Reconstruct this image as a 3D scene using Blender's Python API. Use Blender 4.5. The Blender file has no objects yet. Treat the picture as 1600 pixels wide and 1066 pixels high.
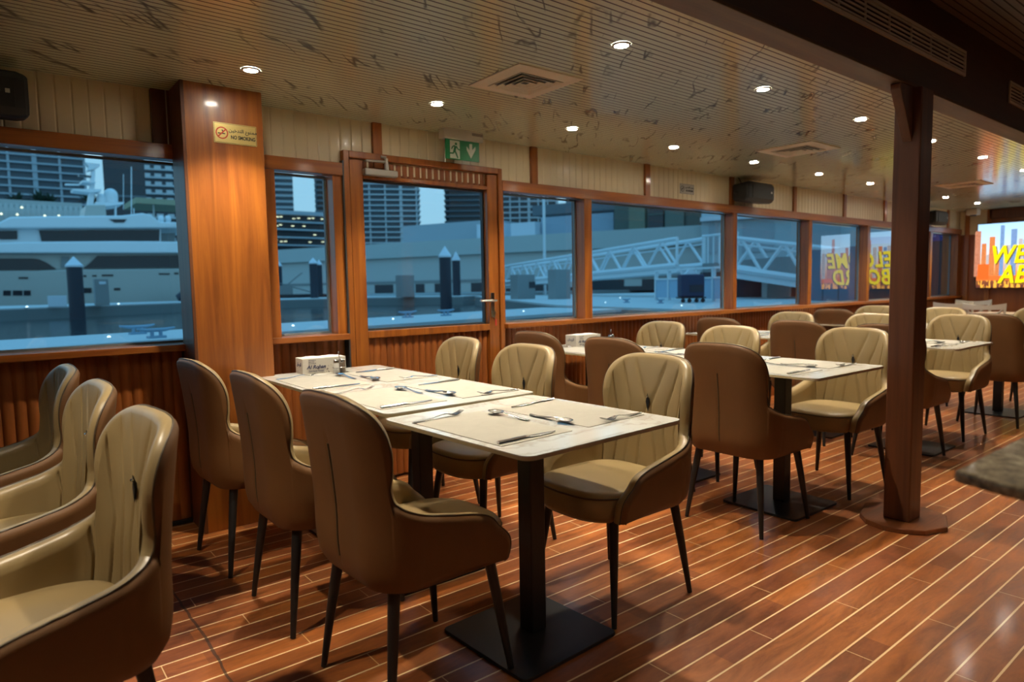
import bpy, math, random
from mathutils import Vector, Matrix
R = math.radians
PI = math.pi
random.seed(7)
scene = bpy.context.scene
COL = scene.collection

# ------------------------------------------------------------------ mesh helpers
class MB:
    """collects shapes and links them as one mesh object"""
    def __init__(s):
        s.v = []; s.f = []
    def add(s, vs, fs):
        n = len(s.v)
        s.v += [tuple(v) for v in vs]
        s.f += [tuple(i + n for i in f) for f in fs]
        return s
    def box(s, x0, x1, y0, y1, z0, z1, M=None):
        vs = [(x, y, z) for z in (z0, z1) for y in (y0, y1) for x in (x0, x1)]
        if M: vs = [M @ Vector(v) for v in vs]
        return s.add(vs, [(0, 2, 3, 1), (4, 5, 7, 6), (0, 1, 5, 4), (2, 6, 7, 3), (0, 4, 6, 2), (1, 3, 7, 5)])
    def tube(s, pts, rad, n=10, cap=True, sy=1.0):
        """tube along a list of points; rad a number or list"""
        pts = [Vector(p) for p in pts]
        if not isinstance(rad, (list, tuple)): rad = [rad] * len(pts)
        vs = []; up = None
        for i, p in enumerate(pts):
            a = pts[max(i - 1, 0)]; b = pts[min(i + 1, len(pts) - 1)]
            t = (b - a).normalized()
            if up is None:
                up = Vector((0, 0, 1)) if abs(t.z) < .9 else Vector((1, 0, 0))
            w = t.cross(up)
            if w.length < 1e-5: w = t.cross(Vector((0, 1, 0)))
            w.normalize(); u2 = w.cross(t).normalized(); up = u2
            for k in range(n):
                a_ = 2 * PI * k / n
                vs.append(p + (w * math.cos(a_) + u2 * math.sin(a_) * sy) * rad[i])
        fs = []
        m = len(pts)
        for i in range(m - 1):
            for k in range(n):
                k2 = (k + 1) % n
                fs.append((i * n + k, i * n + k2, (i + 1) * n + k2, (i + 1) * n + k))
        if cap:
            fs.append(tuple(reversed(range(n)))); fs.append(tuple((m - 1) * n + k for k in range(n)))
        return s.add(vs, fs)
    def lathe(s, prof, c=(0, 0, 0), n=24, M=None, cap=True):
        vs = []; fs = []
        for r, z in prof:
            for k in range(n):
                a = 2 * PI * k / n
                v = Vector((c[0] + r * math.cos(a), c[1] + r * math.sin(a), c[2] + z))
                vs.append(M @ v if M else v)
        for i in range(len(prof) - 1):
            for k in range(n):
                k2 = (k + 1) % n
                fs.append((i * n + k, i * n + k2, (i + 1) * n + k2, (i + 1) * n + k))
        if cap: fs.append(tuple(reversed(range(n)))); fs.append(tuple((len(prof) - 1) * n + k for k in range(n)))
        return s.add(vs, fs)
    def prism(s, poly, h0, h1, M=None):
        """polygon (x, y) extruded from z=h0 to z=h1, optional matrix"""
        n = len(poly)
        vs = [Vector((p[0], p[1], h0)) for p in poly] + [Vector((p[0], p[1], h1)) for p in poly]
        if M: vs = [M @ v for v in vs]
        fs = [tuple(reversed(range(n))), tuple(range(n, 2 * n))]
        fs += [(i, (i + 1) % n, (i + 1) % n + n, i + n) for i in range(n)]
        return s.add(vs, fs)
    def grid(s, P, wrap=False):
        """P[i][j] points"""
        ni = len(P); nj = len(P[0])
        vs = [p for row in P for p in row]; fs = []
        for i in range(ni - 1):
            for j in range(nj if wrap else nj - 1):
                j2 = (j + 1) % nj
                fs.append((i * nj + j, i * nj + j2, (i + 1) * nj + j2, (i + 1) * nj + j))
        return s.add(vs, fs)
    def build(s, name, mat, parent=None, bevel=0, smooth=35, flip=False, loc=None, solid=0):
        me = bpy.data.meshes.new(name)
        me.from_pydata(s.v, [], s.f)
        if flip: me.flip_normals()
        if smooth:
            me.shade_smooth()
            me.set_sharp_from_angle(angle=R(smooth))
        me.materials.append(mat)
        me.update()
        o = bpy.data.objects.new(name, me)
        COL.objects.link(o)
        if parent: o.parent = parent
        if loc: o.location = loc
        if bevel:
            b = o.modifiers.new('bevel', 'BEVEL'); b.width = bevel; b.segments = 2; b.limit_method = 'ANGLE'; b.angle_limit = R(50)
        if solid:
            b = o.modifiers.new('solid', 'SOLIDIFY'); b.thickness = solid
        return o

def tag(o, label=None, cat=None, group=None, kind=None):
    if label: o['label'] = label
    if cat: o['category'] = cat
    if group: o['group'] = group
    if kind: o['kind'] = kind
    return o
def thing(name, label, cat, loc=(0, 0, 0), rz=0, group=None):
    o = bpy.data.objects.new(name, None); COL.objects.link(o)
    o.empty_display_size = .1
    o.location = loc; o.rotation_euler = (0, 0, rz)
    return tag(o, label, cat, group)
def kids(o): return [c for c in COL.objects if c.parent == o]
def dup(src, loc=None, rz=None, label=None, parent=None):
    c = src.copy(); COL.objects.link(c)
    c.parent = parent
    if loc is not None: c.location = loc
    if rz is not None: c.rotation_euler = (0, 0, rz)
    if label: c['label'] = label
    for ch in kids(src): dup(ch, parent=c)
    return c
def struct(o):
    o['kind'] = 'structure'; return o
def text(name, body, size, mat, parent, M, ext=.0008, align='CENTER', shear=0, spacing=1.0, bold=0):
    cu = bpy.data.curves.new(name, 'FONT'); cu.body = body; cu.size = size; cu.extrude = ext
    cu.align_x = align; cu.align_y = 'CENTER'; cu.shear = shear; cu.space_character = spacing; cu.offset = bold
    cu.resolution_u = 3
    t = bpy.data.objects.new(name + '_c', cu); COL.objects.link(t)
    dg = bpy.context.evaluated_depsgraph_get(); dg.update()
    me = bpy.data.meshes.new_from_object(t.evaluated_get(dg))
    bpy.data.objects.remove(t); me.name = name
    me.materials.clear(); me.materials.append(mat)
    me.transform(M)
    o = bpy.data.objects.new(name, me); COL.objects.link(o); o.parent = parent
    return o
def frame(o, ex, ey, ez=None):
    """matrix with origin o, x axis ex, y axis ey"""
    ex = Vector(ex).normalized(); ey = Vector(ey).normalized(); ez = ex.cross(ey)
    M = Matrix((ex, ey, ez)).transposed().to_4x4(); M.translation = Vector(o); return M

# ------------------------------------------------------------------ materials
def mat(name, color=(.5, .5, .5), rough=.5, metal=0, coat=0, emit=None, estr=1, spec=.5, sheen=0):
    m = bpy.data.materials.new(name); m.use_nodes = True
    b = m.node_tree.nodes['Principled BSDF']
    b.inputs['Base Color'].default_value = (*color, 1)
    b.inputs['Roughness'].default_value = rough; b.inputs['Metallic'].default_value = metal
    b.inputs['Coat Weight'].default_value = coat; b.inputs['Coat Roughness'].default_value = .12
    b.inputs['Specular IOR Level'].default_value = spec
    if sheen: b.inputs['Sheen Weight'].default_value = sheen; b.inputs['Sheen Roughness'].default_value = .4
    if emit:
        b.inputs['Emission Color'].default_value = (*emit, 1); b.inputs['Emission Strength'].default_value = estr
    m.diffuse_color = (*color, 1)
    return m
class NT:
    def __init__(s, m):
        s.m = m; s.n = m.node_tree.nodes; s.l = m.node_tree.links; s.b = s.n['Principled BSDF']
    def new(s, t, **k):
        x = s.n.new(t)
        for a, v in k.items(): setattr(x, a, v)
        return x
    def link(s, a, b): s.l.new(a, b)
    def coords(s, scale=(1, 1, 1), rot=(0, 0, 0), loc=(0, 0, 0), kind='Object'):
        t = s.new('ShaderNodeTexCoord'); mp = s.new('ShaderNodeMapping')
        mp.inputs['Scale'].default_value = scale; mp.inputs['Rotation'].default_value = rot; mp.inputs['Location'].default_value = loc
        s.link(t.outputs[kind], mp.inputs['Vector']); return mp.outputs[0]
    def noise(s, vec, scale=5, detail=3, rough=.5, dist=0):
        x = s.new('ShaderNodeTexNoise'); x.inputs['Scale'].default_value = scale; x.inputs['Detail'].default_value = detail
        x.inputs['Roughness'].default_value = rough; x.inputs['Distortion'].default_value = dist
        s.link(vec, x.inputs['Vector']); return x.outputs['Fac']
    def ramp(s, fac, stops):
        x = s.new('ShaderNodeValToRGB'); e = x.color_ramp.elements
        while len(e) < len(stops): e.new(.5)
        for i, (p, c) in enumerate(stops):
            e[i].position = p; e[i].color = (*c, 1) if len(c) == 3 else c
        s.link(fac, x.inputs[0]); return x.outputs[0]
    def mix(s, fac, a, b, mode='MIX'):
        x = s.new('ShaderNodeMix', data_type='RGBA', blend_type=mode)
        for sock, v in ((x.inputs[0], fac), (x.inputs[6], a), (x.inputs[7], b)):
            if isinstance(v, (int, float)): sock.default_value = v
            elif isinstance(v, tuple): sock.default_value = (*v, 1)
            else: s.link(v, sock)
        return x.outputs[2]
    def math(s, op, a, b=0.0, c=None):
        x = s.new('ShaderNodeMath', operation=op)
        for i, v in enumerate((a, b, c)):
            if v is None: continue
            if isinstance(v, (int, float)): x.inputs[i].default_value = v
            else: s.link(v, x.inputs[i])
        return x.outputs[0]
    def bump(s, h, strength=.3, dist=.01):
        x = s.new('ShaderNodeBump'); x.inputs['Strength'].default_value = strength; x.inputs['Distance'].default_value = dist
        s.link(h, x.inputs['Height']); s.link(x.outputs[0], s.b.inputs['Normal'])
    def sep(s, vec):
        x = s.new('ShaderNodeSeparateXYZ'); s.link(vec, x.inputs[0]); return x.outputs

def wood(name, dark, light, axis='z', rough=.38, coat=.35, scale=1.0):
    """straight grained varnished wood, grain along the given axis"""
    m = mat(name, light, rough, coat=coat); t = NT(m)
    sc = {'x': (1.2, 22, 22), 'y': (22, 1.2, 22), 'z': (22, 22, 1.2)}[axis]
    v = t.coords(tuple(k * scale for k in sc))
    n = t.noise(v, 1, 5, .6, .6)
    v2 = t.coords(tuple(k * .22 * scale for k in sc))
    n2 = t.noise(v2, 1, 2, .5, 1.5)
    c = t.ramp(n, [(.3, dark), (.62, light)])
    c2 = t.mix(t.math('MULTIPLY', n2, .55), c, tuple(x * .45 for x in dark))
    t.link(c2, t.b.inputs['Base Color'])
    t.bump(n, .06, .003)
    return m

WD, WL = (.22, .056, .008), (.44, .138, .017)
M_wood_z = wood('varnished wood upright', WD, WL, 'z')
M_wood_x = wood('varnished wood lengthwise', WD, WL, 'x')
M_wood_dark = wood('dark stained column wood', (.085, .026, .010), (.17, .055, .018), 'z', .45, .08)
M_beam = wood('dark beam wood', (.045, .022, .011), (.075, .036, .017), 'x', .5, .1)
M_darkpanel = wood('dark brown wood', (.07, .02, .008), (.14, .042, .013), 'z')

M_flute = wood('matt fluted wood', (.22, .058, .010), (.40, .118, .018), 'z', .5, .04)
def floor_mat():
    m = mat('teak planks with cream caulking', (.3, .1, .04), .32, coat=.25); t = NT(m)
    v = t.coords((1, 1, 1), loc=(.3, -1.325 + .0015, 0))
    br = t.new('ShaderNodeTexBrick'); br.offset = .37; br.offset_frequency = 2
    br.inputs['Scale'].default_value = 1; br.inputs['Brick Width'].default_value = 1.28; br.inputs['Row Height'].default_value = .091
    br.inputs['Mortar Size'].default_value = .0; br.inputs['Bias'].default_value = 0
    br.inputs['Color1'].default_value = (0, 0, 0, 1); br.inputs['Color2'].default_value = (1, 1, 1, 1)
    t.link(v, br.inputs['Vector'])
    plank = t.ramp(br.outputs['Color'], [(0, (.17, .045, .014)), (.3, (.27, .078, .020)), (.7, (.38, .118, .025)), (1, (.22, .056, .018))])
    n = t.noise(t.coords((2.2, 11, 1)), 1.3, 6, .62, 1.2)
    g = t.mix(t.ramp(n, [(.33, (0, 0, 0)), (.66, (1, 1, 1))]), t.mix(1, plank, (.55, .45, .42), 'MULTIPLY'), t.mix(1, plank, (1.4, 1.45, 1.35), 'MULTIPLY'))
    n2 = t.noise(t.coords((30, 90, 1)), 1, 3, .5)
    g = t.mix(.25, g, t.mix(n2, (.10, .03, .012), (.42, .15, .05)))
    # caulking: long lines every row
    s = t.sep(t.coords((1, 1, 1)))
    fy = t.math('PINGPONG', t.math('SUBTRACT', s[1], 1.325), .0455)
    wav = t.math('MULTIPLY', t.noise(t.coords((9, 3, 1)), 1, 2, .5), .0016)
    line = t.math('LESS_THAN', t.math('ADD', fy, wav), .0040)
    # butt joints: staggered per row
    row = t.math('FLOOR', t.math('DIVIDE', t.math('SUBTRACT', s[1], 1.325), .091))
    offs = t.math('FRACT', t.math('MULTIPLY', row, .3671))
    jx = t.math('PINGPONG', t.math('ADD', s[0], t.math('MULTIPLY', offs, 1.16)), .58)
    j = t.math('LESS_THAN', jx, .0017)
    c = t.mix(line, g, (.80, .60, .34))
    c = t.mix(t.math('MULTIPLY', j, .75), c, (.75, .55, .30))
    # dark seam across the deck at the left
    sx = t.math('ABSOLUTE', t.math('SUBTRACT', t.math('ADD', s[0], t.math('MULTIPLY', t.noise(t.coords((6, 6, 1)), 1, 3), .03)), .55))
    c = t.mix(t.math('MULTIPLY', t.math('LESS_THAN', sx, .0045), .8), c, (.05, .03, .02))
    t.link(c, t.b.inputs['Base Color'])
    rr = t.math('MULTIPLY_ADD', n, .25, .22); t.link(rr, t.b.inputs['Roughness'])
    t.bump(t.math('MULTIPLY_ADD', line, .6, n), .12, .003)
    return m
M_floor = floor_mat()

def ceil_mat(name, base, gap, rough, vein=1.0):
    m = mat(name, base, rough, coat=.3, spec=.6); t = NT(m)
    s = t.sep(t.coords())
    xy = s; cb = t.new('ShaderNodeCombineXYZ')
    t.link(t.math('MULTIPLY_ADD', xy[0], .68 * 1.1, t.math('MULTIPLY', xy[1], .73 * 1.1)), cb.inputs[0])
    t.link(t.math('MULTIPLY_ADD', xy[0], .73 * 6.5, t.math('MULTIPLY', xy[1], -.68 * 6.5)), cb.inputs[1])
    n = t.noise(cb.outputs[0], 1.35, 2, .45, .2)
    v = t.ramp(t.math('ABSOLUTE', t.math('SUBTRACT', n, .5)), [(0, (1, 1, 1)), (.009, (.8, .8, .8)), (.028, (0, 0, 0))])
    k = t.noise(t.coords((5, 5, 1)), .9, 2)
    v = t.math('MULTIPLY', v, t.math('MULTIPLY', t.ramp(k, [(.50, (0, 0, 0)), (.60, (1, 1, 1))]), vein))
    # every slat is cut from a different place in the marbling
    c = t.mix(v, base, (.06, .065, .05))
    tint = t.noise(t.coords((.7, .7, 1)), .8, 2)
    c = t.mix(t.math('MULTIPLY', tint, .35), c, tuple(x * .7 for x in base))
    f = t.math('PINGPONG', s[1], .018)
    g = t.math('LESS_THAN', f, .0038)
    c = t.mix(g, c, gap)
    t.link(c, t.b.inputs['Base Color'])
    t.link(t.math('MULTIPLY_ADD', g, .5, rough), t.b.inputs['Roughness'])
    t.link(t.math('MULTIPLY_ADD', g, -.25, .25), t.b.inputs['Coat Weight'])
    return m
M_ceil = ceil_mat('marbled ceiling slats', (.78, .87, .66), (.045, .04, .028), .14)
M_ceil_unlit = ceil_mat('ceiling slats in unlit tone', (.10, .065, .045), (.01, .008, .006), .4, .2)  # raised bay is unlit; its shade is put into the slat colour

def leather(name, base, rough, var=.25, bump=.12):
    m = mat(name, base, rough, spec=.5); t = NT(m)
    n = t.noise(t.coords((1, 1, 1)), 6, 4, .55)
    t.link(t.mix(t.math('MULTIPLY', n, var * 2), base, tuple(x * .6 for x in base)), t.b.inputs['Base Color'])
    t.bump(t.noise(t.coords(), 260, 2), bump, .0006)
    return m
M_tan = leather('tan leather', (.325, .232, .108), .36)
M_suede = leather('brown suede leather', (.165, .070, .017), .6, .4, .2)
M_pipe = mat('dark brown piping', (.075, .048, .022), .5)
M_blackmetal = mat('black powder coated metal', (.012, .012, .012), .42)
M_blackplate = mat('black base plate', (.012, .013, .014), .38)

def marble():
    m = mat('white marble top', (.62, .62, .58), .16, coat=.4); t = NT(m)
    n = t.noise(t.coords((1, 1.6, 1)), 2.2, 5, .6, 1.6)
    v = t.ramp(t.math('ABSOLUTE', t.math('SUBTRACT', n, .5)), [(0, (.56, .52, .44)), (.02, (.63, .62, .58)), (.05, (.70, .70, .66))])
    t.link(v, t.b.inputs['Base Color']); return m
M_marble = marble()
M_edge = mat('beige table edge', (.45, .37, .22), .5)
def matmat():
    m = mat('beige place mat', (.47, .42, .32), .6); t = NT(m)
    n = t.noise(t.coords((1, 1, 1)), 7, 6, .7, 1)
    t.link(t.mix(n, (.29, .27, .225), (.43, .405, .345)), t.b.inputs['Base Color']); return m
M_mat = matmat()
M_steel = mat('polished cutlery steel', (.85, .85, .86), .22, metal=1)
M_chrome = mat('chrome', (.6, .6, .6), .18, metal=1)
M_paper = mat('white tissue paper', (.75, .74, .7), .8)
def boxmat():
    m = mat('printed white card', (.68, .64, .56), .55); t = NT(m)
    n = t.noise(t.coords(), 90, 1)
    k = t.noise(t.coords((1, 1, 1)), 9, 1)
    spots = t.math('MULTIPLY', t.math('GREATER_THAN', n, .66), t.math('GREATER_THAN', k, .52))
    t.link(t.mix(t.math('MULTIPLY', spots, .8), (.68, .64, .56), (.13, .10, .09)), t.b.inputs['Base Color']); return m
M_card = boxmat()
M_ink = mat('dark blue ink', (.02, .025, .09), .6)
M_inkblack = mat('black ink', (.015, .012, .01), .5)
M_glassjar = mat('salt jar', (.75, .74, .7), .2)
M_pepper = mat('pepper jar', (.16, .12, .09), .25)
def cream():
    m = mat('cream fluted panel', (.60, .51, .36), .42, coat=.15); t = NT(m)
    n = t.noise(t.coords((1.5, 1, .6)), 1.2, 3)
    t.link(t.mix(n, (.64, .54, .35), (.78, .68, .46)), t.b.inputs['Base Color']); return m
M_cream = cream()
M_white = mat('white plastic', (.62, .60, .54), .4)
M_green = mat('exit sign green', (.0, .16, .045), .4)
M_signwhite = mat('sign white', (.62, .68, .58), .4)
M_gold = mat('brushed gold plate', (.62, .47, .17), .38, metal=.55)
M_red = mat('sign red', (.45, .03, .01), .5)
M_speaker = mat('black speaker shell', (.006, .006, .006), .6)
M_grille = mat('speaker grille', (.009, .009, .009), .75)
M_grey = mat('grey aluminium', (.42, .40, .36), .4, metal=.4)
M_lamp = mat('lit lamp lens', (1, 1, 1), .5, emit=(1, .90, .74), estr=230)
M_black = mat('black', (.006, .006, .006), .6)
M_ventw = mat('vent white', (.80, .77, .66), .5)
def granite():
    m = mat('speckled granite', (.3, .25, .18), .5, coat=.05); t = NT(m)
    n = t.noise(t.coords(), 38, 5, .75); n2 = t.noise(t.coords(), 9, 3)
    c = t.ramp(n, [(.36, (.07, .05, .03)), (.46, (.24, .18, .10)), (.56, (.38, .30, .18)), (.66, (.60, .52, .36))])
    t.link(t.mix(t.math('MULTIPLY', n2, .4), c, (.16, .12, .07)), t.b.inputs['Base Color']); return m
M_granite = granite()

def glass():
    m = bpy.data.materials.new('window glass'); m.use_nodes = True
    nt = m.node_tree; nt.nodes.clear()
    o = nt.nodes.new('ShaderNodeOutputMaterial'); mx = nt.nodes.new('ShaderNodeMixShader')
    tr = nt.nodes.new('ShaderNodeBsdfTransparent'); gl = nt.nodes.new('ShaderNodeBsdfGlossy')
    tr.inputs[0].default_value = (.80, .92, .97, 1); gl.inputs['Roughness'].default_value = 0.0
    gl.inputs[0].default_value = (1, 1, 1, 1)
    fr = nt.nodes.new('ShaderNodeFresnel'); fr.inputs[0].default_value = 1.5
    ma = nt.nodes.new('ShaderNodeMath'); ma.operation = 'MULTIPLY'; ma.inputs[1].default_value = 2.6; ma.use_clamp = True
    ge = nt.nodes.new('ShaderNodeNewGeometry'); sb = nt.nodes.new('ShaderNodeMath'); sb.operation = 'SUBTRACT'; sb.inputs[0].default_value = 1
    m2 = nt.nodes.new('ShaderNodeMath'); m2.operation = 'MULTIPLY'
    nt.links.new(ge.outputs['Backfacing'], sb.inputs[1]); nt.links.new(fr.outputs[0], ma.inputs[0])
    nt.links.new(ma.outputs[0], m2.inputs[0]); nt.links.new(sb.outputs[0], m2.inputs[1]); nt.links.new(m2.outputs[0], mx.inputs[0])
    nt.links.new(tr.outputs[0], mx.inputs[1]); nt.links.new(gl.outputs[0], mx.inputs[2]); nt.links.new(mx.outputs[0], o.inputs[0])
    return m
M_glass = glass()

# ------------------------------------------------------------------ camera
cam_d = bpy.data.cameras.new('camera'); cam = bpy.data.objects.new('camera', cam_d); COL.objects.link(cam)
scene.camera = cam
F_PX, YAW, PITCH, ROLL = 1040.4, 0.67287, 0.081727, -0.018225
cam_d.sensor_width = 36; cam_d.lens = F_PX / 1600 * 36; cam_d.clip_end = 2000; cam_d.clip_start = .05
fw = Vector((math.sin(YAW) * math.cos(PITCH), math.cos(YAW) * math.cos(PITCH), -math.sin(PITCH)))
rt0 = Vector((math.cos(YAW), -math.sin(YAW), 0)); up0 = rt0.cross(fw)
rt = rt0 * math.cos(ROLL) + up0 * math.sin(ROLL); up = up0 * math.cos(ROLL) - rt0 * math.sin(ROLL)
Mc = Matrix((rt, up, -fw)).transposed().to_4x4(); Mc.translation = (0, 0, 1.2)
cam.matrix_world = Mc
cam_d.dof.use_dof = True; cam_d.dof.focus_distance = 2.6; cam_d.dof.aperture_fstop = 2.6

# ------------------------------------------------------------------ room
YW = 3.72                      # inner face of the window wall
CZ = 2.2
XF = 11.7                      # far wall
struct(MB().box(-2.6, XF + .1, -3.0, 3.95, -.06, 0).build('floor', M_floor, smooth=0))
struct(MB().box(-2.6, XF + .1, 1.36, 3.95, CZ, CZ + .05).build('ceiling', M_ceil, smooth=0))
struct(MB().box(-2.6, XF + .1, -3.0, 1.31, 2.50, 2.55).build('ceiling', M_ceil_unlit, smooth=0))
struct(MB().box(-2.6, XF + .1, -3.1, -3.0, 0, 2.6).build('wall_right', M_darkpanel, smooth=0))
struct(MB().box(-2.7, -2.6, -3.1, 3.95, 0, 2.6).build('wall_front', M_darkpanel, smooth=0))
bm_ = struct(MB().box(-2.6, XF, 1.30, 1.41, 2.10, 2.56).build('trim_1', M_beam, smooth=0, bevel=.004))
M_strip = wood('beam strip wood', (.07, .030, .010), (.15, .068, .022), 'x', .6, .03)
MB().box(-2.6, XF, 1.295, 1.415, 2.085, 2.10).build('beam_cover_strip', M_strip, bm_, smooth=0, bevel=.003)

# window wall: fluted wood below, window openings, cream fluted panels above
wl = struct(MB().box(-2.6, XF, YW + .03, YW + .13, 0, .93).box(-2.6, XF, YW + .03, YW + .13, 1.90, CZ + .1).build('wall_left', M_darkpanel, smooth=0))
def flutes(x0, x1, z0, z1, period, depth, y, name, m, sharp=False):
    pts = []; x = x0
    if sharp:
        n = max(1, round((x1 - x0) / period)); p = (x1 - x0) / n
        for i in range(n):
            a = x0 + i * p
            pts += [(a, y + depth), (a + p * .10, y), (a + p * .5, y - depth * .15), (a + p * .90, y)]
        pts.append((x1, y + depth))
    else:
        n = max(1, round((x1 - x0) / period)); k = 8
        for i in range(n * k + 1):
            u = i / (n * k)
            pts.append((x0 + (x1 - x0) * u, y + depth - depth * abs(math.sin(PI * n * u)) ** .7))
    P = [[(a, b, z) for a, b in pts] for z in (z0, z1)]
    return MB().grid(P).build(name, m, wl, smooth=25 if sharp else 60)
flutes(-2.6, .80, 0, .93, .047, .009, YW + .015, 'fluted_wood_panel', M_flute)
flutes(1.17, 1.70, 0, .93, .047, .009, YW + .015, 'fluted_wood_panel', M_flute)
flutes(2.88, XF, 0, .93, .047, .009, YW + .015, 'fluted_wood_panel', M_flute)
BAT = [.76, 1.945, 3.195, 4.445, 5.68, 6.84, 7.97, 9.06, 10.15, 11.2]
xs = [-2.6, .72] + [b for b in BAT[1:]] + [XF]
prev = 1.17
for a, b in [(-2.6, .72)] + [(p + .03, q - .03) for p, q in zip([1.14] + BAT[1:], BAT[1:] + [XF + .03])]:
    flutes(a, b, 1.90, CZ, .065, .0045, YW + .006, 'fluted_cream_panel', M_cream, True)
n_trim = [2]
def trim(mb, m, bevel=.003):
    o = struct(mb.build('trim_%d' % n_trim[0], m, smooth=0, bevel=bevel)); n_trim[0] += 1; return o
for b in BAT[1:]:
    trim(MB().box(b - .03, b + .03, YW - .012, YW + .03, 1.93, CZ), M_wood_z)
# left of the big pillar: dark strip with a metal bead
trim(MB().box(.72, .93, YW - .012, YW + .03, 1.93, CZ), M_wood_dark)
trim(MB().box(.785, .79, YW - .018, YW - .012, 1.93, CZ), M_grey, 0)
# header and ledge
trim(MB().box(-2.6, 1.71, YW - .03, YW + .05, 1.862, 1.935), M_wood_x)
trim(MB().box(2.88, XF, YW - .03, YW + .05, 1.862, 1.935), M_wood_x)
trim(MB().box(-2.6, 1.70, YW - .06, YW + .10, .905, .94), M_wood_x, .004)
trim(MB().box(2.885, XF, YW - .06, YW + .10, .905, .94), M_wood_x, .004)
trim(MB().box(-2.6, .80, YW - .01, YW + .02, 0, .02), M_blackmetal)
# posts and windows
GY = YW + .095
wins = [(-1.9, .868), (1.31, 1.645), (2.90, 3.69), (3.77, 5.695), (5.755, 7.13), (7.20, 8.56), (8.63, 10.53), (10.60, 11.60)]
posts = [(-2.6, -1.9), (.868, 1.31), (1.645, 1.71), (2.88, 2.90), (3.69, 3.77), (5.695, 5.755), (7.13, 7.20), (8.56, 8.63), (10.53, 10.60), (11.60, XF)]
for a, b in posts:
    trim(MB().box(a, b, YW - .015, YW + .13, .93, 1.87), M_wood_z)
M_frame = mat('dark window frame', (.03, .035, .04), .5)
M_seal = mat('glass seal', (.16, .19, .21), .5)
for i, (a, b) in enumerate(wins):
    w = bpy.data.objects.new('window_%d' % (i + 1), None); COL.objects.link(w); struct(w); w.location = ((a + b) / 2, GY, .94)
    cx = (a + b) / 2
    MB().box(a - cx, b - cx, -.003, .003, 0, .925).build('pane', M_glass, w, smooth=0)
    t = .012
    MB().box(a - cx, a - cx + t, -.012, .012, 0, .925).box(b - cx - t, b - cx, -.012, .012, 0, .925) \
        .box(a - cx + t, b - cx - t, -.012, .012, 0, t).box(a - cx + t, b - cx - t, -.012, .012, .925 - t, .925).build('window_frame', M_seal, w, smooth=0)
# door in the window wall
dr = bpy.data.objects.new('door_1', None); COL.objects.link(dr); struct(dr); dr.location = (1.71, YW, 0)
DX0, DX1 = 0.0, 1.17
MB().box(0, .035, -.03, .08, 0, 2.012).box(1.135, 1.17, -.03, .08, 0, 2.012).box(.035, 1.135, -.03, .08, 1.972, 2.012).build('door_frame', M_wood_z, dr, smooth=0, bevel=.004)
MB().box(.04, .125, -.02, .03, .02, 1.965).box(1.045, 1.13, -.02, .03, .02, 1.965).box(.125, 1.045, -.02, .03, .90, .945).box(.125, 1.045, -.02, .03, 1.86, 1.885).build('door_leaf', M_wood_z, dr, smooth=0, bevel=.003)
def doorflute(x0, x1, z0, z1):
    n = round((x1 - x0) / .047); k = 8; pts = []
    for i in range(n * k + 1):
        u = i / (n * k); pts.append((x0 + (x1 - x0) * u, .012 - .012 * abs(math.sin(PI * n * u)) ** .7))
    MB().grid([[(a, b, z) for a, b in pts] for z in (z0, z1)]).build('door_panel', M_flute, dr, smooth=60)
MB().box(.125, 1.045, .014, .028, .02, .90).box(.125, 1.045, .014, .028, 1.885, 1.965).build('door_core', M_darkpanel, dr, smooth=0)
doorflute(.125, 1.045, .02, .90); doorflute(.125, 1.045, 1.885, 1.965)
MB().box(.125, 1.045, .034, .038, .945, 1.86).build('pane', M_glass, dr, smooth=0)
MB().box(.125, .137, .022, .05, .945, 1.86).box(1.033, 1.045, .022, .05, .945, 1.86).box(.137, 1.033, .022, .05, .945, .957).box(.137, 1.033, .022, .05, 1.848, 1.86).build('glass_seal', M_frame, dr, smooth=0)
clo = MB().box(.12, .34, -.065, -.02, 1.875, 1.915).build('door_closer', M_grey, dr, smooth=0, bevel=.008)
MB().tube([(.27, -.045, 1.915), (.27, -.045, 1.985)], .012).tube([(.27, -.045, 1.965), (.12, -.075, 1.955)], .007).tube([(.27, -.05, 1.99), (.24, -.035, 1.995)], .008).build('closer_arm', M_grey, clo)
h = MB().box(1.055, 1.085, -.028, -.02, .99, 1.16).tube([(1.07, -.02, 1.105), (1.07, -.07, 1.105), (.93, -.075, 1.108)], .009).build('door_handle', M_chrome, dr, bevel=.002)
MB().lathe([(.016, 0), (.016, .012)], n=14, M=frame((1.075, -.02, 1.02), (1, 0, 0), (0, 0, 1))).tube([(1.075, -.03, 1.02), (1.082, -.034, 1.0), (1.07, -.034, .985), (1.078, -.034, .97)], .003, 6).build('lock', M_chrome, h)
MB().box(1.083, 1.093, -.036, -.032, .93, .975).build('key_tag', mat('red key tag', (.5, .03, .03), .5), h, smooth=0)
MB().box(-.008, .0, -.032, .03, .02, 1.95).build('edge_strip', M_frame, dr, smooth=0)

# far wall
M_wallwood = wood('far wall veneer', (.24, .062, .010), (.36, .10, .016), 'z', .45, .15, .35)
wb = struct(MB().box(XF, XF + .1, -3.1, 3.95, 0, 2.6).build('wall_back', M_wallwood, smooth=0))
MB().box(XF - .012, XF, 3.35, 3.72, 1.85, CZ).build('cream_corner_panel', M_cream, wb, smooth=0)
MB().box(XF - .03, XF, 1.42, 3.34, 2.06, CZ).build('dark_upper_board', M_wood_dark, wb, smooth=0, bevel=.003)
MB().box(XF - .05, XF, -2.9, 3.60, .06, .10).build('rail', M_wood_x, wb, smooth=0)
for yy in (3.62, 3.34):
    MB().box(XF - .03, XF, yy - .03, yy + .03, 0, CZ).build('upright_batten', M_wood_z, wb, smooth=0, bevel=.003)

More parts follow.
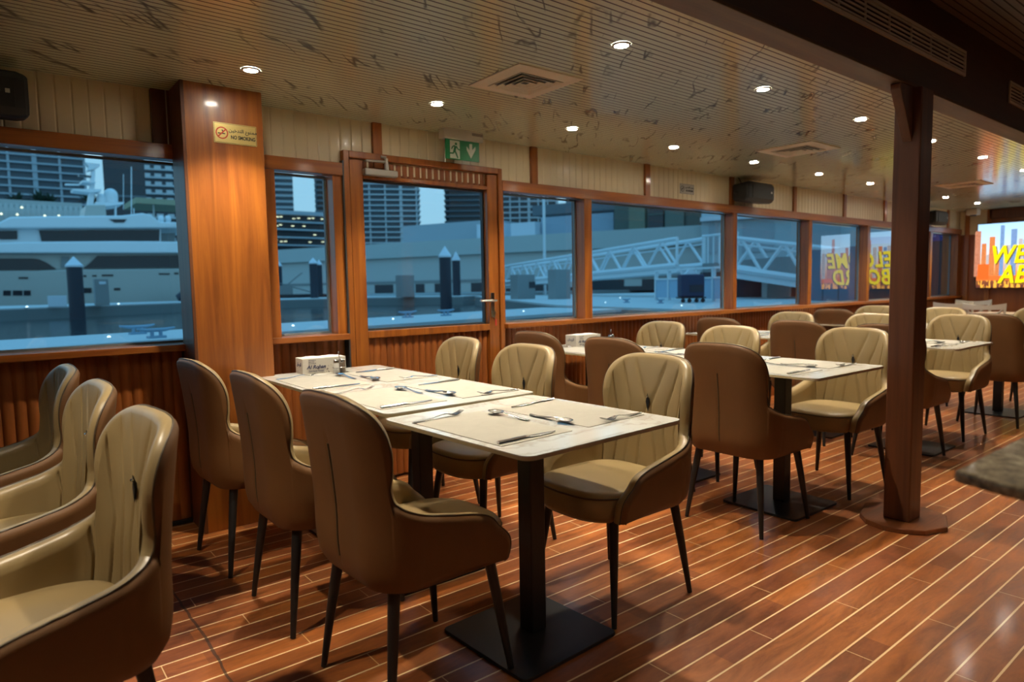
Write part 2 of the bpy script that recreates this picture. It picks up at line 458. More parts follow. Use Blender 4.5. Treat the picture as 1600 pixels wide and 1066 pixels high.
# big square pillar on the window wall
pl = thing('square_pillar', 'wide varnished orange-brown wooden pillar beside the door with a small gold sign', 'pillar', (.9975, 3.60, 0))
MB().box(-.19, .185, -.12, .11, .0, CZ).build('pillar_casing', M_wood_z, pl, smooth=0, bevel=.004)
MB().box(-.197, -.18, -.125, .10, 0, CZ - .001).build('corner_strip', M_wood_dark, pl, smooth=0, bevel=.003)

# column under the beam with octagonal foot and brackets
cp = thing('beam_column', 'dark wooden column under the beam standing on an octagonal foot board', 'column', (3.51, 1.325, 0))
MB().box(-.068, .068, -.06, .06, .024, 2.085).build('shaft', M_wood_dark, cp, smooth=0, bevel=.006)
foot = [(3.415, 1.484), (3.345, 1.425), (3.315, 1.335), (3.335, 1.25), (3.39, 1.175), (3.52, 1.125), (3.70, 1.19), (3.75, 1.30), (3.70, 1.47), (3.60, 1.54)]
MB().prism([(a - 3.51, b - 1.325) for a, b in foot], 0, .024).build('foot_board', wood('foot board wood', (.12, .035, .012), (.24, .075, .022), 'x'), cp, smooth=0, bevel=.004)
Mx = frame((0, .022, 0), (1, 0, 0), (0, 0, 1))
MB().prism([(-.068, 1.84), (-.068, 2.085), (-.21, 2.085), (-.21, 2.06)], 0, .044, Mx).build('bracket', M_wood_dark, cp, smooth=0, bevel=.003)
MB().prism([(.068, 1.92), (.068, 2.085), (.16, 2.085), (.16, 2.065)], 0, .044, Mx).build('bracket', M_wood_dark, cp, smooth=0, bevel=.003)

# ------------------------------------------------------------------ dining chair
def lerp_tab(tab, t):
    for i in range(len(tab) - 1):
        if t <= tab[i + 1][0] or i == len(tab) - 2:
            a, b = tab[i], tab[i + 1]; u = (t - a[0]) / (b[0] - a[0]); return [p + (q - p) * u for p, q in zip(a[1:], b[1:])]
def crom(pts, n):
    out = []
    P = [tuple(2 * a - b for a, b in zip(pts[0], pts[1]))] + list(pts) + [tuple(2 * a - b for a, b in zip(pts[-1], pts[-2]))]
    for i in range(len(pts) - 1):
        p0, p1, p2, p3 = P[i:i + 4]
        for k in range(n):
            u = k / n
            out.append(tuple(.5 * (2 * b + (c - a) * u + (2 * a - 5 * b + 4 * c - d) * u * u + (3 * b - 3 * c + d - a) * u ** 3) for a, b, c, d in zip(p0, p1, p2, p3)))
    out.append(pts[-1]); return out
BS, RC, XB, XE = .115, .14, -.25, .19
ARC = RC * PI / 2
STOT = BS + ARC + (XE - (XB + RC))
def plan(s):
    sg = 1 if s >= 0 else -1; a = abs(s)
    if a <= BS: return XB - .006 * math.cos(a / BS * PI / 2) * 0, a * sg, 1, 0   # x, y, inward normal
    if a <= BS + ARC:
        g = (a - BS) / RC
        return XB + RC * (1 - math.cos(g)), sg * (BS + RC * math.sin(g)), math.cos(g), -sg * math.sin(g)
    return XB + RC + (a - BS - ARC), sg * (BS + RC), 0, -sg
def surf(s, z, off):
    """point on the chair shell at arc position s, height z, moved inward by off"""
    x, y, nx, ny = plan(s)
    low = max(0, (.50 - z) / .13)
    off2 = off + .020 * low ** 2
    x += nx * off2; y += ny * off2
    if z > .56: x -= .036 * ((z - .56) / .34) ** 1.4
    flare = max(0, min(1, (z - .45) / .2))
    if abs(s) > .24: y += (1 if s > 0 else -1) * .006 * flare
    return Vector((x, y, z))
BT = crom([(0, .900, 0), (.085, .897, .05), (.150, .885, .10), (.198, .860, .15), (.227, .820, .19), (.238, .768, .225), (.232, .712, .262), (.222, .66, .30),
           (.240, .612, .345), (.31, .575, .40), (.41, .548, .455), (.505, .528, .505), (.552, .510, .540), (.580, .480, .562), (STOT - .012, .435, STOT - .016), (STOT - .012, .376, STOT - .012)], 7)
BT = [(s, z, b) for s, z, b in BT]
NB = len(BT)
full = [(-s, z, -b) for s, z, b in reversed(BT[1:])] + BT
SEAMS = [  # (z, s) from the top down
    [(.89, .080), (.80, .046), (.715, .012), (.64, .022), (.55, .040), (.45, .052)],
    [(.885, .160), (.80, .125), (.72, .095), (.62, .085), (.45, .118)],
    [(.82, .215), (.72, .185), (.62, .150), (.45, .190)],
    [(.60, .262), (.52, .250), (.45, .262)]]
def seam_s(k, z):
    T = SEAMS[k]
    if z > T[0][0] + .01 or z < T[-1][0] - .05: return None
    z = max(min(z, T[0][0]), T[-1][0])
    for a, b in zip(T, T[1:]):
        if z >= b[0]: return a[1] + (b[1] - a[1]) * (a[0] - z) / (a[0] - b[0])
    return T[-1][1]
def groove(s, z):
    d = 1.0
    for k in range(len(SEAMS)):
        q = seam_s(k, z)
        if q is not None: d = min(d, abs(abs(s) - q))
    return -.0062 * math.exp(-(d / .0045) ** 2) + .0022 * min(1, d / .03)
TH = .050
def th_at(i):
    # wings a little thicker than the back, thin at the very front
    s = abs(full[i][0]); return .040 + .014 * min(1, s / .4)
def edge_dir(i):
    a = full[max(i - 1, 0)]; b = full[min(i + 1, len(full) - 1)]
    pa, pb, p = surf(a[0], a[1], 0), surf(b[0], b[1], 0), full[i]
    T = (pb - pa).normalized()
    x, y, nx, ny = plan(p[0]); N = Vector((nx, ny, 0))
    E = N.cross(T).normalized()     # T runs from -y wing over the top to +y wing
    return -E if E.dot(Vector((0, 0, 1))) < -.05 else E, N
def make_shell():
    n = len(full); rows_o = []; NV = 16
    ed = [edge_dir(i) for i in range(n)]
    # consistent outward direction
    fix = []
    for i, (E, N) in enumerate(ed):
        s, z, b = full[i]
        a = full[max(i - 1, 0)]; c = full[min(i + 1, n - 1)]
        T = (surf(c[0], c[1], 0) - surf(a[0], a[1], 0)).normalized()
        fix.append((T.cross(N) if T.cross(N).dot(E) > 0 else N.cross(T)))
    # sign: at the top centre it must point up; propagate
    mid = n // 2
    sgn = 1 if (surf(full[mid + 1][0], full[mid + 1][1], 0) - surf(full[mid - 1][0], full[mid - 1][1], 0)).normalized().cross(ed[mid][1]).z > 0 else -1
    dirs = []
    for i in range(n):
        a = full[max(i - 1, 0)]; c = full[min(i + 1, n - 1)]
        T = (surf(c[0], c[1], 0) - surf(a[0], a[1], 0)).normalized()
        dirs.append((T.cross(ed[i][1]) * sgn).normalized())
    ZB = .372
    for v in range(NV + 1):
        u = (v / NV) ** .9
        row = []
        for i, (s, z, b) in enumerate(full):
            zz = ZB + (z - ZB) * u
            uu = u ** 1.6 if abs(s) < .30 else u
            ss = b + (s - b) * u
            o = 0
            if abs(ss) < .006 + .0 and .44 < zz < .79 and v < NV: o = 0
            # centre back seam
            o += .0045 * math.exp(-(ss / .006) ** 2) * (1 if .42 < zz < .80 else 0)
            # side seam
            o += .003 * math.exp(-((abs(ss) - .33) / .006) ** 2) * (1 if zz < .55 else 0)
            # round the bottom under
            if u < .10: o += .014 * (1 - u / .10) ** 2
            row.append(surf(ss, zz, o))
        rows_o.append(row)
    base = rows_o[-1]
    K = 6
    def rim(k):   # k 0..K from outer to inner
        an = PI * k / K
        out = []
        for i in range(n):
            s, z, b = full[i]; th = th_at(i); N = ed[i][1]
            c = surf(s, z, th / 2)
            out.append(c - N * (math.cos(an) * th / 2) + dirs[i] * (math.sin(an) * th * .42))
        return out
    rims = [rim(k) for k in range(K + 1)]
    outer = MB(); outer.grid(rows_o + rims[1:3])
    # underside lip
    low = [Vector((p.x * .96 + .0, p.y * .96, p.z - .004)) for p in rows_o[0]]
    inner_low = [surf(b, ZB, th_at(i)) for i, (s, z, b) in enumerate(full)]
    outer.grid([inner_low, rows_o[0]])
    # inner liner on a finer grid
    NI = 30; rows_i = []
    fine = []
    for i in range(n - 1):
        m = 3 if abs(full[i][0]) < .32 else 1
        for q in range(m):
            w = q / m; fine.append((i, w))
    fine.append((n - 1, 0))
    def L(a, b, w): return a + (b - a) * w
    for v in range(NI + 1):
        u = 1 - v / NI
        row = []
        for i, w in fine:
            j = min(i + 1, n - 1)
            s = L(full[i][0], full[j][0], w); z = L(full[i][1], full[j][1], w); b = L(full[i][2], full[j][2], w)
            th = L(th_at(i), th_at(j), w)
            zb = .40
            zz = zb + (z - zb) * u; ss = b + (s - b) * u
            o = th + (groove(ss, zz) if v > 0 else 0) * min(1, v / 2)
            row.append(surf(ss, zz, o))
        rows_i.append(row)
    rim_f = []
    for k in range(2, K):
        rim_f.append([rims[k][i].lerp(rims[k][min(i + 1, n - 1)], w) for i, w in fine])
    inner = MB(); inner.grid(rim_f + rows_i)
    pipe = [rims[2][i] + dirs[i] * .001 for i in range(n)]
    return outer, inner, pipe

def seat_mesh():
    """padded cushion: stacked outlines"""
    def outline(k, z, dome=0):
        out = []
        for i in range(56):
            a = 2 * PI * i / 56; c, s = math.cos(a), math.sin(a)
            e = 2 / 3.4
            x = .03 + .222 * k * math.copysign(abs(c) ** e, c)
            y = .207 * k * math.copysign(abs(s) ** e, s)
            if x > .03: x += .018 * (1 - (y / .207) ** 2) * k
            out.append((x, y, z))
        return out
    rows = [outline(.80, .362), outline(.94, .366), outline(.985, .385), outline(.995, .42), outline(.998, .444), outline(.985, .453), outline(.995, .457), outline(.97, .467), outline(.90, .473), outline(.7, .477), outline(.4, .479), outline(.1, .480)]
    mb = MB(); mb.grid(rows, wrap=True)
    n = len(mb.v); mb.f.append(tuple(range(n - 56, n))); mb.f.append(tuple(reversed(range(56))))
    loop = outline(1.0, .453)
    return mb, loop
def make_chair():
    t = thing('dining_chair', 'x', 'chair')
    outer, inner, pipe = make_shell()
    outer.build('outer_shell', M_suede, t, smooth=60)
    il = inner.build('padded_backrest', M_tan, t, smooth=50)
    MB().tube(pipe, .0024, 6).build('piping', M_pipe, t, smooth=60)
    MB().tube([surf(0, .44 + .03 * k, .0015) for k in range(12)], .0028, 6).build('back_seam', M_pipe, t, smooth=60)
    # slit with a small metal button where the seams meet
    p = surf(0, .725, .047)
    b = MB(); b.add([p + Vector((.001, -.009, 0)), p + Vector((.001, 0, .036)), p + Vector((.001, .009, 0)), p + Vector((.001, 0, -.036)), p + Vector((-.012, 0, 0))],
                    [(0, 3, 2, 1), (0, 1, 4), (1, 2, 4), (2, 3, 4), (3, 0, 4)])
    b.build('tuft_slit', M_black, il, smooth=0)
    MB().lathe([(.003, -.004), (.005, 0), (.003, .004)], c=p + Vector((.003, 0, .022)), n=8).build('button', M_chrome, il)
    sm, loop = seat_mesh()
    st = sm.build('seat', M_tan, t, smooth=60)
    MB().tube(loop[:14] + loop[42:] if 0 else [loop[i % 56] for i in range(-15, 16)], .0032, 6).build('piping', M_pipe, st, smooth=60)
    for sx in (1, -1):
        for sy in (1, -1):
            MB().tube([(sx * .165, sy * .165, .385), (sx * .190, sy * .188, .20), (sx * .214, sy * .210, .004)], [.0185, .015, .0095], 12).build('leg', M_blackmetal, t, smooth=50)
    return t
chair0 = make_chair()
first = [True]
def place_chair(x, y, deg, label, group=None):
    o = chair0 if first[0] else dup(chair0)
    first[0] = False
    o.location = (x, y, 0); o.rotation_euler = (0, 0, R(deg)); o['label'] = label
    o['group'] = group
    return o
side = {'L': 'seen from behind, brown back towards us', 'R': 'facing us, tan quilted leather back'}
pos = ['nearest the aisle', 'in the middle', 'next to the windows']
CH = {
 1: {'L': [(1.005, 1.775, 2), (.985, 2.42, 0), (.95, 3.08, 3)], 'R': [(1.87, 1.745, 180), (1.84, 2.49, 181), (1.90, 3.17, 176)]},
 2: {'L': [(2.99, 1.855, 0), (2.93, 2.50, 0), (2.98, 3.2, 0)], 'R': [(3.86, 1.84, 178), (3.62, 2.52, 180), (3.79, 3.22, 180)]},
 3: {'L': [(4.83, 1.86, 0), (4.93, 2.52, 0), (4.98, 3.22, 0)], 'R': [(5.78, 1.90, 178), (5.72, 2.52, 180), (5.68, 3.22, 180)]},
 4: {'L': [(6.56, 1.78, 0), None, (7.0, 3.24, 0)], 'R': [(7.55, 1.78, 180), (7.24, 2.50, 180), (7.5, 3.24, 180)]}}
rn = {1: 'closest row', 2: 'second row', 3: 'third row', 4: 'fourth row'}
for r_ in CH:
    for sd in 'LR':
        for k, p in enumerate(CH[r_][sd]):
            if p:
                place_chair(p[0], p[1], p[2], 'dining chair, %s, %s, %s' % (('brown back to us' if sd == 'L' else 'tan front to us'), rn[r_], pos[k]), 'leather dining chairs')
for k, (x, y, a, lb) in enumerate([(.05, 1.80, 186, 'large blurred tan dining chair at the left edge, closest to the camera'),
                                   (.03, 2.52, 184, 'tan dining chair at the left edge, middle of the three, behind the blurred one'),
                                   (.00, 3.20, 183, 'tan dining chair at the left edge under the yacht window, furthest of the three')]):
    place_chair(x, y, a, lb, 'leather dining chairs')

# ------------------------------------------------------------------ tables
def rrect(w, d, r, n=6):
    out = []
    for cx, cy, a0 in ((w / 2 - r, d / 2 - r, 0), (-w / 2 + r, d / 2 - r, 90), (-w / 2 + r, -d / 2 + r, 180), (w / 2 - r, -d / 2 + r, 270)):
        for k in range(n + 1):
            a = R(a0 + 90 * k / n); out.append((cx + r * math.cos(a), cy + r * math.sin(a)))
    return out
def make_table(w, d, h, peds):
    t = thing('dining_table', 'x', 'table')
    MB().prism(rrect(w, d, .035), h - .003, h).build('table_top', M_marble, t, smooth=0)
    MB().prism(rrect(w, d, .035), h - .013, h - .003).build('top_edge', M_edge, t, smooth=30)
    for py in peds:
        c = MB().box(-.033, .033, py - .033, py + .033, .012, h - .013).build('pedestal', M_blackmetal, t, smooth=0, bevel=.004)
        MB().prism([(a - .02, b + py) for a, b in rrect(.43, .43, .02, 3)], 0, .012).build('base_plate', M_blackplate, t, smooth=0, bevel=.002)
        MB().box(-.17, .17, py - .02, py + .02, h - .03, h - .013).box(-.02, .02, py - .17, py + .17, h - .03, h - .013).build('top_bracket', M_blackmetal, t, smooth=0)
    return t
sq = make_table(.705, .745, .75, [0.0])
lg = make_table(.70, 1.43, .757, [-.36, .36])
TB = [(sq, 1.436, 1.712, 2.5, .75), (sq, 3.35, 1.87, -1, .75), (sq, 5.19, 1.90, 0, .75), (sq, 7.06, 1.90, 0, .75)]
TL = [(1.45, 2.815, 0), (3.37, 2.965, 0), (5.22, 2.965, 0), (7.07, 2.965, 0)]
tl = ['square marble-topped table in front, closest to us, on a black pedestal', 'square marble-topped table left of the wooden column', 'square marble-topped table just right of the wooden column', 'square marble-topped table cut by the right edge']
ll = ['long marble-topped table behind the closest square one, holding the printed tissue box', 'long marble-topped table of the second row reaching the window wall', 'long marble-topped table of the third row, mostly hidden by chairs', 'long marble-topped table of the fourth row, behind the column']
for i, (m_, x, y, a, h_) in enumerate(TB):
    o = sq if i == 0 else dup(sq)
    o.location = (x, y, 0); o.rotation_euler = (0, 0, R(a)); o['label'] = tl[i]; o['group'] = 'marble dining tables'
for i, (x, y, a) in enumerate(TL):
    o = lg if i == 0 else dup(lg)
    o.location = (x, y, 0); o.rotation_euler = (0, 0, R(a)); o['label'] = ll[i]; o['group'] = 'marble dining tables'

# place settings ------------------------------------------------------------
mat0 = MB().prism(rrect(.288, .47, .004, 2), 0, .0018).build('placemat', M_mat, smooth=0)
def fork():
    mb = MB()
    prof = [(0, .0055, .0025), (.03, .0050, .002), (.07, .0030, .004), (.105, .0025, .009), (.125, .006, .010), (.14, .0115, .006)]
    P = []
    for x, w, z in prof: P.append([(x, -w, z), (x, -w * .5, z + .0012), (x, w * .5, z + .0012), (x, w, z), (x, w * .5, z - .0012), (x, -w * .5, z - .0012)])
    mb.grid(P, wrap=True); mb.f.append(tuple(range(5, -1, -1)))
    for k in range(4):
        y = -.0090 + .006 * k
        mb.tube([(.138, y, .006), (.155, y, .003), (.172, y, .006), (.188, y, .013)], [.0020, .0017, .0015, .0008], 6)
    return mb.build('fork', M_steel, smooth=50)
def spoon():
    mb = MB()
    prof = [(0, .0055, .0025), (.03, .0050, .002), (.07, .0032, .005), (.11, .0030, .010), (.125, .0045, .009)]
    P = []
    for x, w, z in prof: P.append([(x, -w, z), (x, -w * .5, z + .0013), (x, w * .5, z + .0013), (x, w, z), (x, w * .5, z - .0013), (x, -w * .5, z - .0013)])
    mb.grid(P, wrap=True); mb.f.append(tuple(range(5, -1, -1)))
    # bowl
    rows = []
    for i in range(7):
        r = i / 6; row = []
        for k in range(20):
            a = 2 * PI * k / 20
            row.append((.152 + .031 * r * math.cos(a), .0205 * r * math.sin(a) * (1 - .15 * math.cos(a)), .0015 + .0085 * r * r + (.004 * r * math.cos(a) if math.cos(a) < 0 else 0) * 0))
        rows.append(row)
    mb.grid(rows, wrap=True)
    o = mb.build('spoon', M_steel, smooth=60); md = o.modifiers.new('solid', 'SOLIDIFY'); md.thickness = .001; return o
def knife():
    mb = MB()
    P = []
    for x, w, z in [(0, .0065, .0035), (.09, .0055, .0035), (.10, .0045, .003), (.105, .0085, .002), (.17, .0085, .0015), (.195, .005, .0015), (.20, .001, .0015)]:
        t = z * .9; P.append([(x, -w, z), (x, -w * .4, z + t), (x, w * .4, z + t), (x, w, z), (x, w * .4, z - t), (x, -w * .4, z - t)])
    mb.grid(P, wrap=True); mb.f.append(tuple(range(5, -1, -1))); mb.f.append(tuple(range(len(mb.v) - 6, len(mb.v))))
    return mb.build('table_knife', M_steel, smooth=40)
F0, S0, K0 = fork(), spoon(), knife()
protos = {'placemat': mat0, 'fork': F0, 'spoon': S0, 'table_knife': K0}
used = set()
desc = {'placemat': 'beige rectangular placemat', 'fork': 'steel fork', 'spoon': 'steel spoon', 'table_knife': 'steel table knife'}
def put(kind, M, label, cat):
    o = protos[kind] if kind not in used else protos[kind].copy()
    if kind in used: COL.objects.link(o)
    used.add(kind)
    loc, q, s_ = M.decompose()
    o.location = loc; o.rotation_euler = q.to_euler()
    if kind != 'placemat': o.scale = (1.14, 1.14, 1.14)
    tag(o, label, cat, {'placemat': 'beige placemats', 'fork': 'forks', 'spoon': 'spoons', 'table_knife': 'table knives'}[kind])
def setting(cx, cy, rot, h, ycen, sd, where, w=.70):
    """one diner's place; sd 'L' sits at -x of the table, 'R' at +x"""
    T = Matrix.Translation((cx, cy, h)) @ Matrix.Rotation(R(rot), 4, 'Z')
    Sx = Matrix.Translation((0, ycen, 0)) @ (Matrix.Identity(4) if sd == 'L' else Matrix.Rotation(PI, 4, 'Z'))
    e = -w / 2
    j = lambda a: random.uniform(-a, a)
    def A(x, y, deg, z=.0002): return T @ Sx @ Matrix.Translation((x, y, z)) @ Matrix.Rotation(R(deg), 4, 'Z')
    put('placemat', A(e + .027 + .144, 0, j(1)), 'beige placemat, ' + where, 'placemat')
    put('fork', A(e + .022, .222 + j(.008), 3 + j(3), .003), 'steel fork, ' + where, 'fork')
    put('spoon', A(e + .318 + j(.004), -.035, 90 + j(3), .003), 'steel spoon, ' + where, 'spoon')
    put('table_knife', A(e + .035, -.205 + j(.006), 1 + j(2), .003), 'steel table knife, ' + where, 'knife')
sname = {'L': 'left side', 'R': 'right side'}
tn = ['closest square table', 'square table left of the column', 'square table right of the column', 'square table at the right edge']
for i, (m_, x, y, a, h_) in enumerate(TB):
    for sd in 'LR': setting(x, y, a, h_, 0, sd, '%s of the %s' % (sname[sd], tn[i]))
ln = ['closest long table', 'second row long table', 'third row long table', '']
for i, (x, y, a) in enumerate(TL):
    if i == 3: continue
    for k, yy in enumerate((-.395, .245)):
        for sd in 'LR': setting(x, y, a, .757, yy, sd, '%s of the %s, %s' % (sname[sd], ln[i], ('near end', 'window end')[k]))

# tissue boxes ----------------------------------------------------------------
def tissue_box(x, y, z, rz, label, w=.235, d=.12, h=.082, txt=True):
    t = thing('tissue_box', label, 'tissue box', (x, y, z), R(rz), 'tissue boxes')
    MB().box(-w / 2, w / 2, -d / 2, d / 2, 0, h).build('carton', M_card, t, smooth=0, bevel=.001)
    P = []
    for i in range(9):
        u = i / 8; row = []
        for k in range(7):
            v = k / 6
            zz = h + .001 + .014 * math.sin(PI * v) * (.6 + .4 * math.sin(7 * u + 2 * v)) * math.sin(PI * (u * .9 + .05))
            row.append(((-.42 + .84 * u) * w, (-.4 + .8 * v) * d, zz))
        P.append(row)
    MB().grid(P).build('tissue', M_paper, t, smooth=60)
    if txt:
        Mf = frame((-.045, -d / 2 - .0004, .036), (1, 0, 0), (0, 0, 1))
        text('brand_lettering', 'Al Rohan', .027, M_ink, t, Mf, shear=.3, bold=.0006)
        fine = MB()          # three lines of print too small to read
        for k in range(3):
            x_ = -.085
            for L_ in (.009, .006, .011, .007)[:4 - k % 2]:
                fine.box(x_, x_ + L_, -d / 2 - .0007, -d / 2 - .0002, .071 - .0085 * k, .0735 - .0085 * k); x_ += L_ + .002
        fine.build('fine_print', M_ink, t, smooth=0)
        text('small_lettering', 'Soft Facial Tissues', .011, M_ink, t, frame((-.045, -d / 2 - .0004, .015), (1, 0, 0), (0, 0, 1)))
        text('arabic_lettering', '\uFEE5\uFE8E\uFEA4\uFEF3\uFEAE\uFEDF\uFE8D', .026, M_ink, t, frame((-w / 2 - .0004, 0, .050), (0, -1, 0), (0, 0, 1)))
    return t
tissue_box(1.425, 3.455, .757, -4, 'white printed tissue box with blue lettering on the closest long table')
tissue_box(3.46, 3.50, .757, -4, 'white printed tissue box on the second row table by the window wall')
tb3 = thing('napkin_holder', 'small holder with a folded white napkin on the third row table', 'napkin holder', (5.10, 3.50, .757), 0)
MB().box(-.07, .07, -.035, .035, 0, .06).build('holder', M_card, tb3, smooth=0, bevel=.002)
MB().prism([(-.06, 0), (.05, 0), (.0, .055), (-.02, .055)], -.01, .01, frame((-.0, 0, .055), (1, 0, 0), (0, 0, 1))).build('napkin', M_paper, tb3, smooth=0)
def caddy(x, y, z, label, rz=0):
    t = thing('condiment_caddy', label, 'condiment caddy', (x, y, z), R(rz), 'salt and pepper caddies')
    fr_ = MB()
    fr_.box(-.045, .045, -.024, .024, 0, .003)
    loop = [(0, 0, .003), (0, 0, .095), (.006, 0, .108), (0, 0, .116), (-.006, 0, .108), (-.002, 0, .096)]
    fr_.tube(loop, .0018, 6)
    for sx in (-1, 1):
        fr_.tube([(sx * .022 + .02 * math.cos(a * PI / 6), .02 * math.sin(a * PI / 6), .03) for a in range(13)], .0015, 5)
    fr_.build('wire_rack', M_chrome, t, smooth=40)
    for sx, m_ in ((-1, M_glassjar), (1, M_pepper)):
        j_ = MB().lathe([(.016, 0), (.017, .005), (.015, .03), (.014, .052)], c=(sx * .022, 0, .0032), n=14).build('shaker_jar', m_, t, smooth=50)
        MB().lathe([(.0145, .052), (.015, .062), (.011, .070), (.003, .073)], c=(sx * .022, 0, .0034), n=14).build('shaker_cap', M_chrome, j_, smooth=50)
    return t
caddy(1.478, 3.335, .757, 'wire caddy with salt and pepper shakers in front of the closest tissue box', 20)
caddy(3.62, 3.37, .757, 'wire caddy with salt and pepper shakers beside the second row tissue box', 20)
caddy(5.27, 3.42, .757, 'wire caddy with salt and pepper shakers beside the folded napkin', 20)

# ------------------------------------------------------------------ ceiling fittings
LW = [1.028, 2.018, 3.034, 4.063, 5.13, 6.226, 7.3, 8.35, 9.38, 10.5]
LB = [-.3, 1.06, 2.168, 3.252, 4.365, 5.48, 6.588, 7.715, 8.85, 10.0]
ordn = ['first', 'second', 'third', 'fourth', 'fifth', 'sixth', 'seventh', 'eighth', 'ninth', 'tenth', 'eleventh', 'twelfth']
def make_light(x, y, z, label, power, group, vis=True):
    t = thing('downlight', label, 'downlight', (x, y, z), 0, group)
    MB().lathe([(.031, -.006), (.040, -.004), (.041, 0)], n=28, cap=False).build('trim_ring', M_grey, t, smooth=50)
    MB().lathe([(.030, -.0045), (.030, -.001)], n=28).build('lens', M_lamp, t, smooth=0)
    ld = bpy.data.lights.new('downlight_beam', 'SPOT'); ld.energy = power; ld.color = (1, .88, .68)
    ld.spot_size = R(98); ld.spot_blend = .62; ld.shadow_soft_size = .028
    lo = bpy.data.objects.new('lamp', ld); COL.objects.link(lo); lo.parent = t; lo.location = (0, 0, -.012)
    return t
P_ = 98
for i, x in enumerate(LW):
    lb = ('round recessed downlight in the row nearest the windows, over the big pillar' if i == 0 else 'round recessed downlight, %s from the left in the row nearest the windows' % ordn[i])
    make_light(x, 3.15, CZ - .0005, lb, P_ * (1 if i < 8 else .6), 'downlights by the windows')
for i, x in enumerate(LB):
    lb = 'round recessed downlight, %s in the row beside the beam' % ordn[i]
    make_light(x, 1.95, CZ - .0005, lb, P_ * (1 if i < 7 else .6), 'downlights beside the beam')
for i, x in enumerate([-.4, 1.6, 3.6, 5.6, 7.6, 9.6]):
    for y in (-.45,):
        make_light(x, y, 2.4995, 'round recessed downlight in the dark raised ceiling above the aisle', P_ * .5, 'downlights over the aisle')

def square_vent(x, y, s, label, rz=0):
    t = thing('ceiling_diffuser', label, 'air vent', (x, y, CZ - .0005), R(rz), 'square ceiling vents')
    fr_ = MB(); h = s / 2
    for a, b, z in ((1.0, .66, -.012), ):
        o_, i_ = h * a, h * b
        P = []
        for r_, zz in ((o_, 0), (o_, -.006), (i_, z), (i_, 0)):
            P.append([(r_, r_, zz), (-r_, r_, zz), (-r_, -r_, zz), (r_, -r_, zz)])
        fr_.grid(P, wrap=True)
    fr_.build('frame', M_ventw, t, smooth=0)
    MB().box(-i_, i_, -i_, i_, -.004, -.001).build('backing', M_black, t, smooth=0)
    for k in range(4):
        r1 = i_ * (.92 - .23 * k); r0 = r1 - i_ * .04
        m = MB(); P = []
        for r_, zz in ((r1, -.004), (r1 + .012, -.016), (r0 + .012, -.016), (r0, -.004)):
            P.append([(r_, r_, zz), (-r_, r_, zz), (-r_, -r_, zz), (r_, -r_, zz)])
        m.grid(P, wrap=True).build('louvre', M_ventw, t, smooth=0)
    return t
square_vent(2.16, 2.57, .40, 'square white ceiling vent above the closest table')
square_vent(4.93, 2.66, .44, 'square white ceiling vent above the second window speaker')
square_vent(8.3, 2.62, .42, 'square white ceiling vent just right of the column')
square_vent(10.6, 2.30, .5, 'thin dark ceiling vent in front of the television')
def linear_grille(x0, x1, z0, z1, label):
    t = thing('slot_grille', label, 'air grille', ((x0 + x1) / 2, 1.30, (z0 + z1) / 2), 0, 'grilles on the beam')
    w = (x1 - x0) / 2; h = (z1 - z0) / 2
    MB().box(-w, w, -.010, -.0005, h - .014, h).box(-w, w, -.010, -.0005, -h, -h + .014).box(-w, -w + .014, -.010, -.0005, -h + .014, h - .014).box(w - .014, w, -.010, -.0005, -h + .014, h - .014).build('frame', M_white, t, smooth=0)
    MB().box(-w + .014, w - .014, -.002, -.0005, -h + .014, h - .014).build('backing', M_black, t, smooth=0)
    n = 5
    for k in range(n):
        z = -h + .014 + (2 * h - .028) * (k + .5) / n
        MB().box(-w + .014, w - .014, -.009, -.003, z - .0035, z + .0035).build('slat', M_white, t, smooth=0)
    nb = int((x1 - x0) / .22)
    for k in range(1, nb):
        x = -w + 2 * w * k / nb
        MB().box(x - .003, x + .003, -.0095, -.0025, -h + .014, h - .014).build('mullion', M_white, t, smooth=0)
linear_grille(2.0, 4.06, 2.24, 2.365, 'long white slotted air grille on the dark beam left of the column top')
linear_grille(4.78, 6.6, 2.22, 2.345, 'long white slotted air grille on the dark beam at the right edge')

# ------------------------------------------------------------------ wall fittings
# exit sign
ex = thing('exit_sign', 'green emergency exit sign with running man and down arrow hanging from a white housing', 'exit sign', (2.49, 3.60, 2.2))
MB().box(-.15, .15, -.025, .045, -.062, 0).build('housing', M_white, ex, smooth=0, bevel=.004)
MB().box(.06, .145, -.0262, -.0252, -.028, -.010).build('housing_label', mat('grey label', (.28, .26, .24), .6), ex, smooth=0)
Mf = frame((0, -.0045, -.124), (1, 0, 0), (0, 0, 1))
sp = MB().box(-.13, .13, -.004, .004, -.186, -.062).build('sign_panel', M_green, ex, smooth=0)
MB().prism([(-.098, -.056), (-.098, .056), (-.024, .056), (-.024, -.056)], 0, .0006, Mf).build('doorway_symbol', M_signwhite, sp, smooth=0)
man = MB()
def bar(p, q, w):
    d = (Vector(q) - Vector(p)).normalized(); n = Vector((-d.y, d.x)) * w / 2; a = Vector(p); b = Vector(q)
    man.prism([a - n, b - n, b + n, a + n], .0007, .0013, Mf)
man.prism([(-.053 + .0085 * math.cos(2 * PI * k / 14), .036 + .0085 * math.sin(2 * PI * k / 14)) for k in range(14)], .0007, .0013, Mf)
for p, q, w in [((-.056, .022), (-.066, -.012), .017), ((-.06, .024), (-.078, .018), .008), ((-.078, .018), (-.087, .000), .008), ((-.05, .022), (-.038, .004), .008), ((-.038, .004), (-.022, .0), .007),
                ((-.062, -.008), (-.050, -.030), .011), ((-.050, -.030), (-.040, -.052), .010), ((-.068, -.008), (-.073, -.024), .011), ((-.073, -.024), (-.103, -.026), .009)]: bar(p, q, w)
man.build('running_figure', M_green, sp, smooth=0)
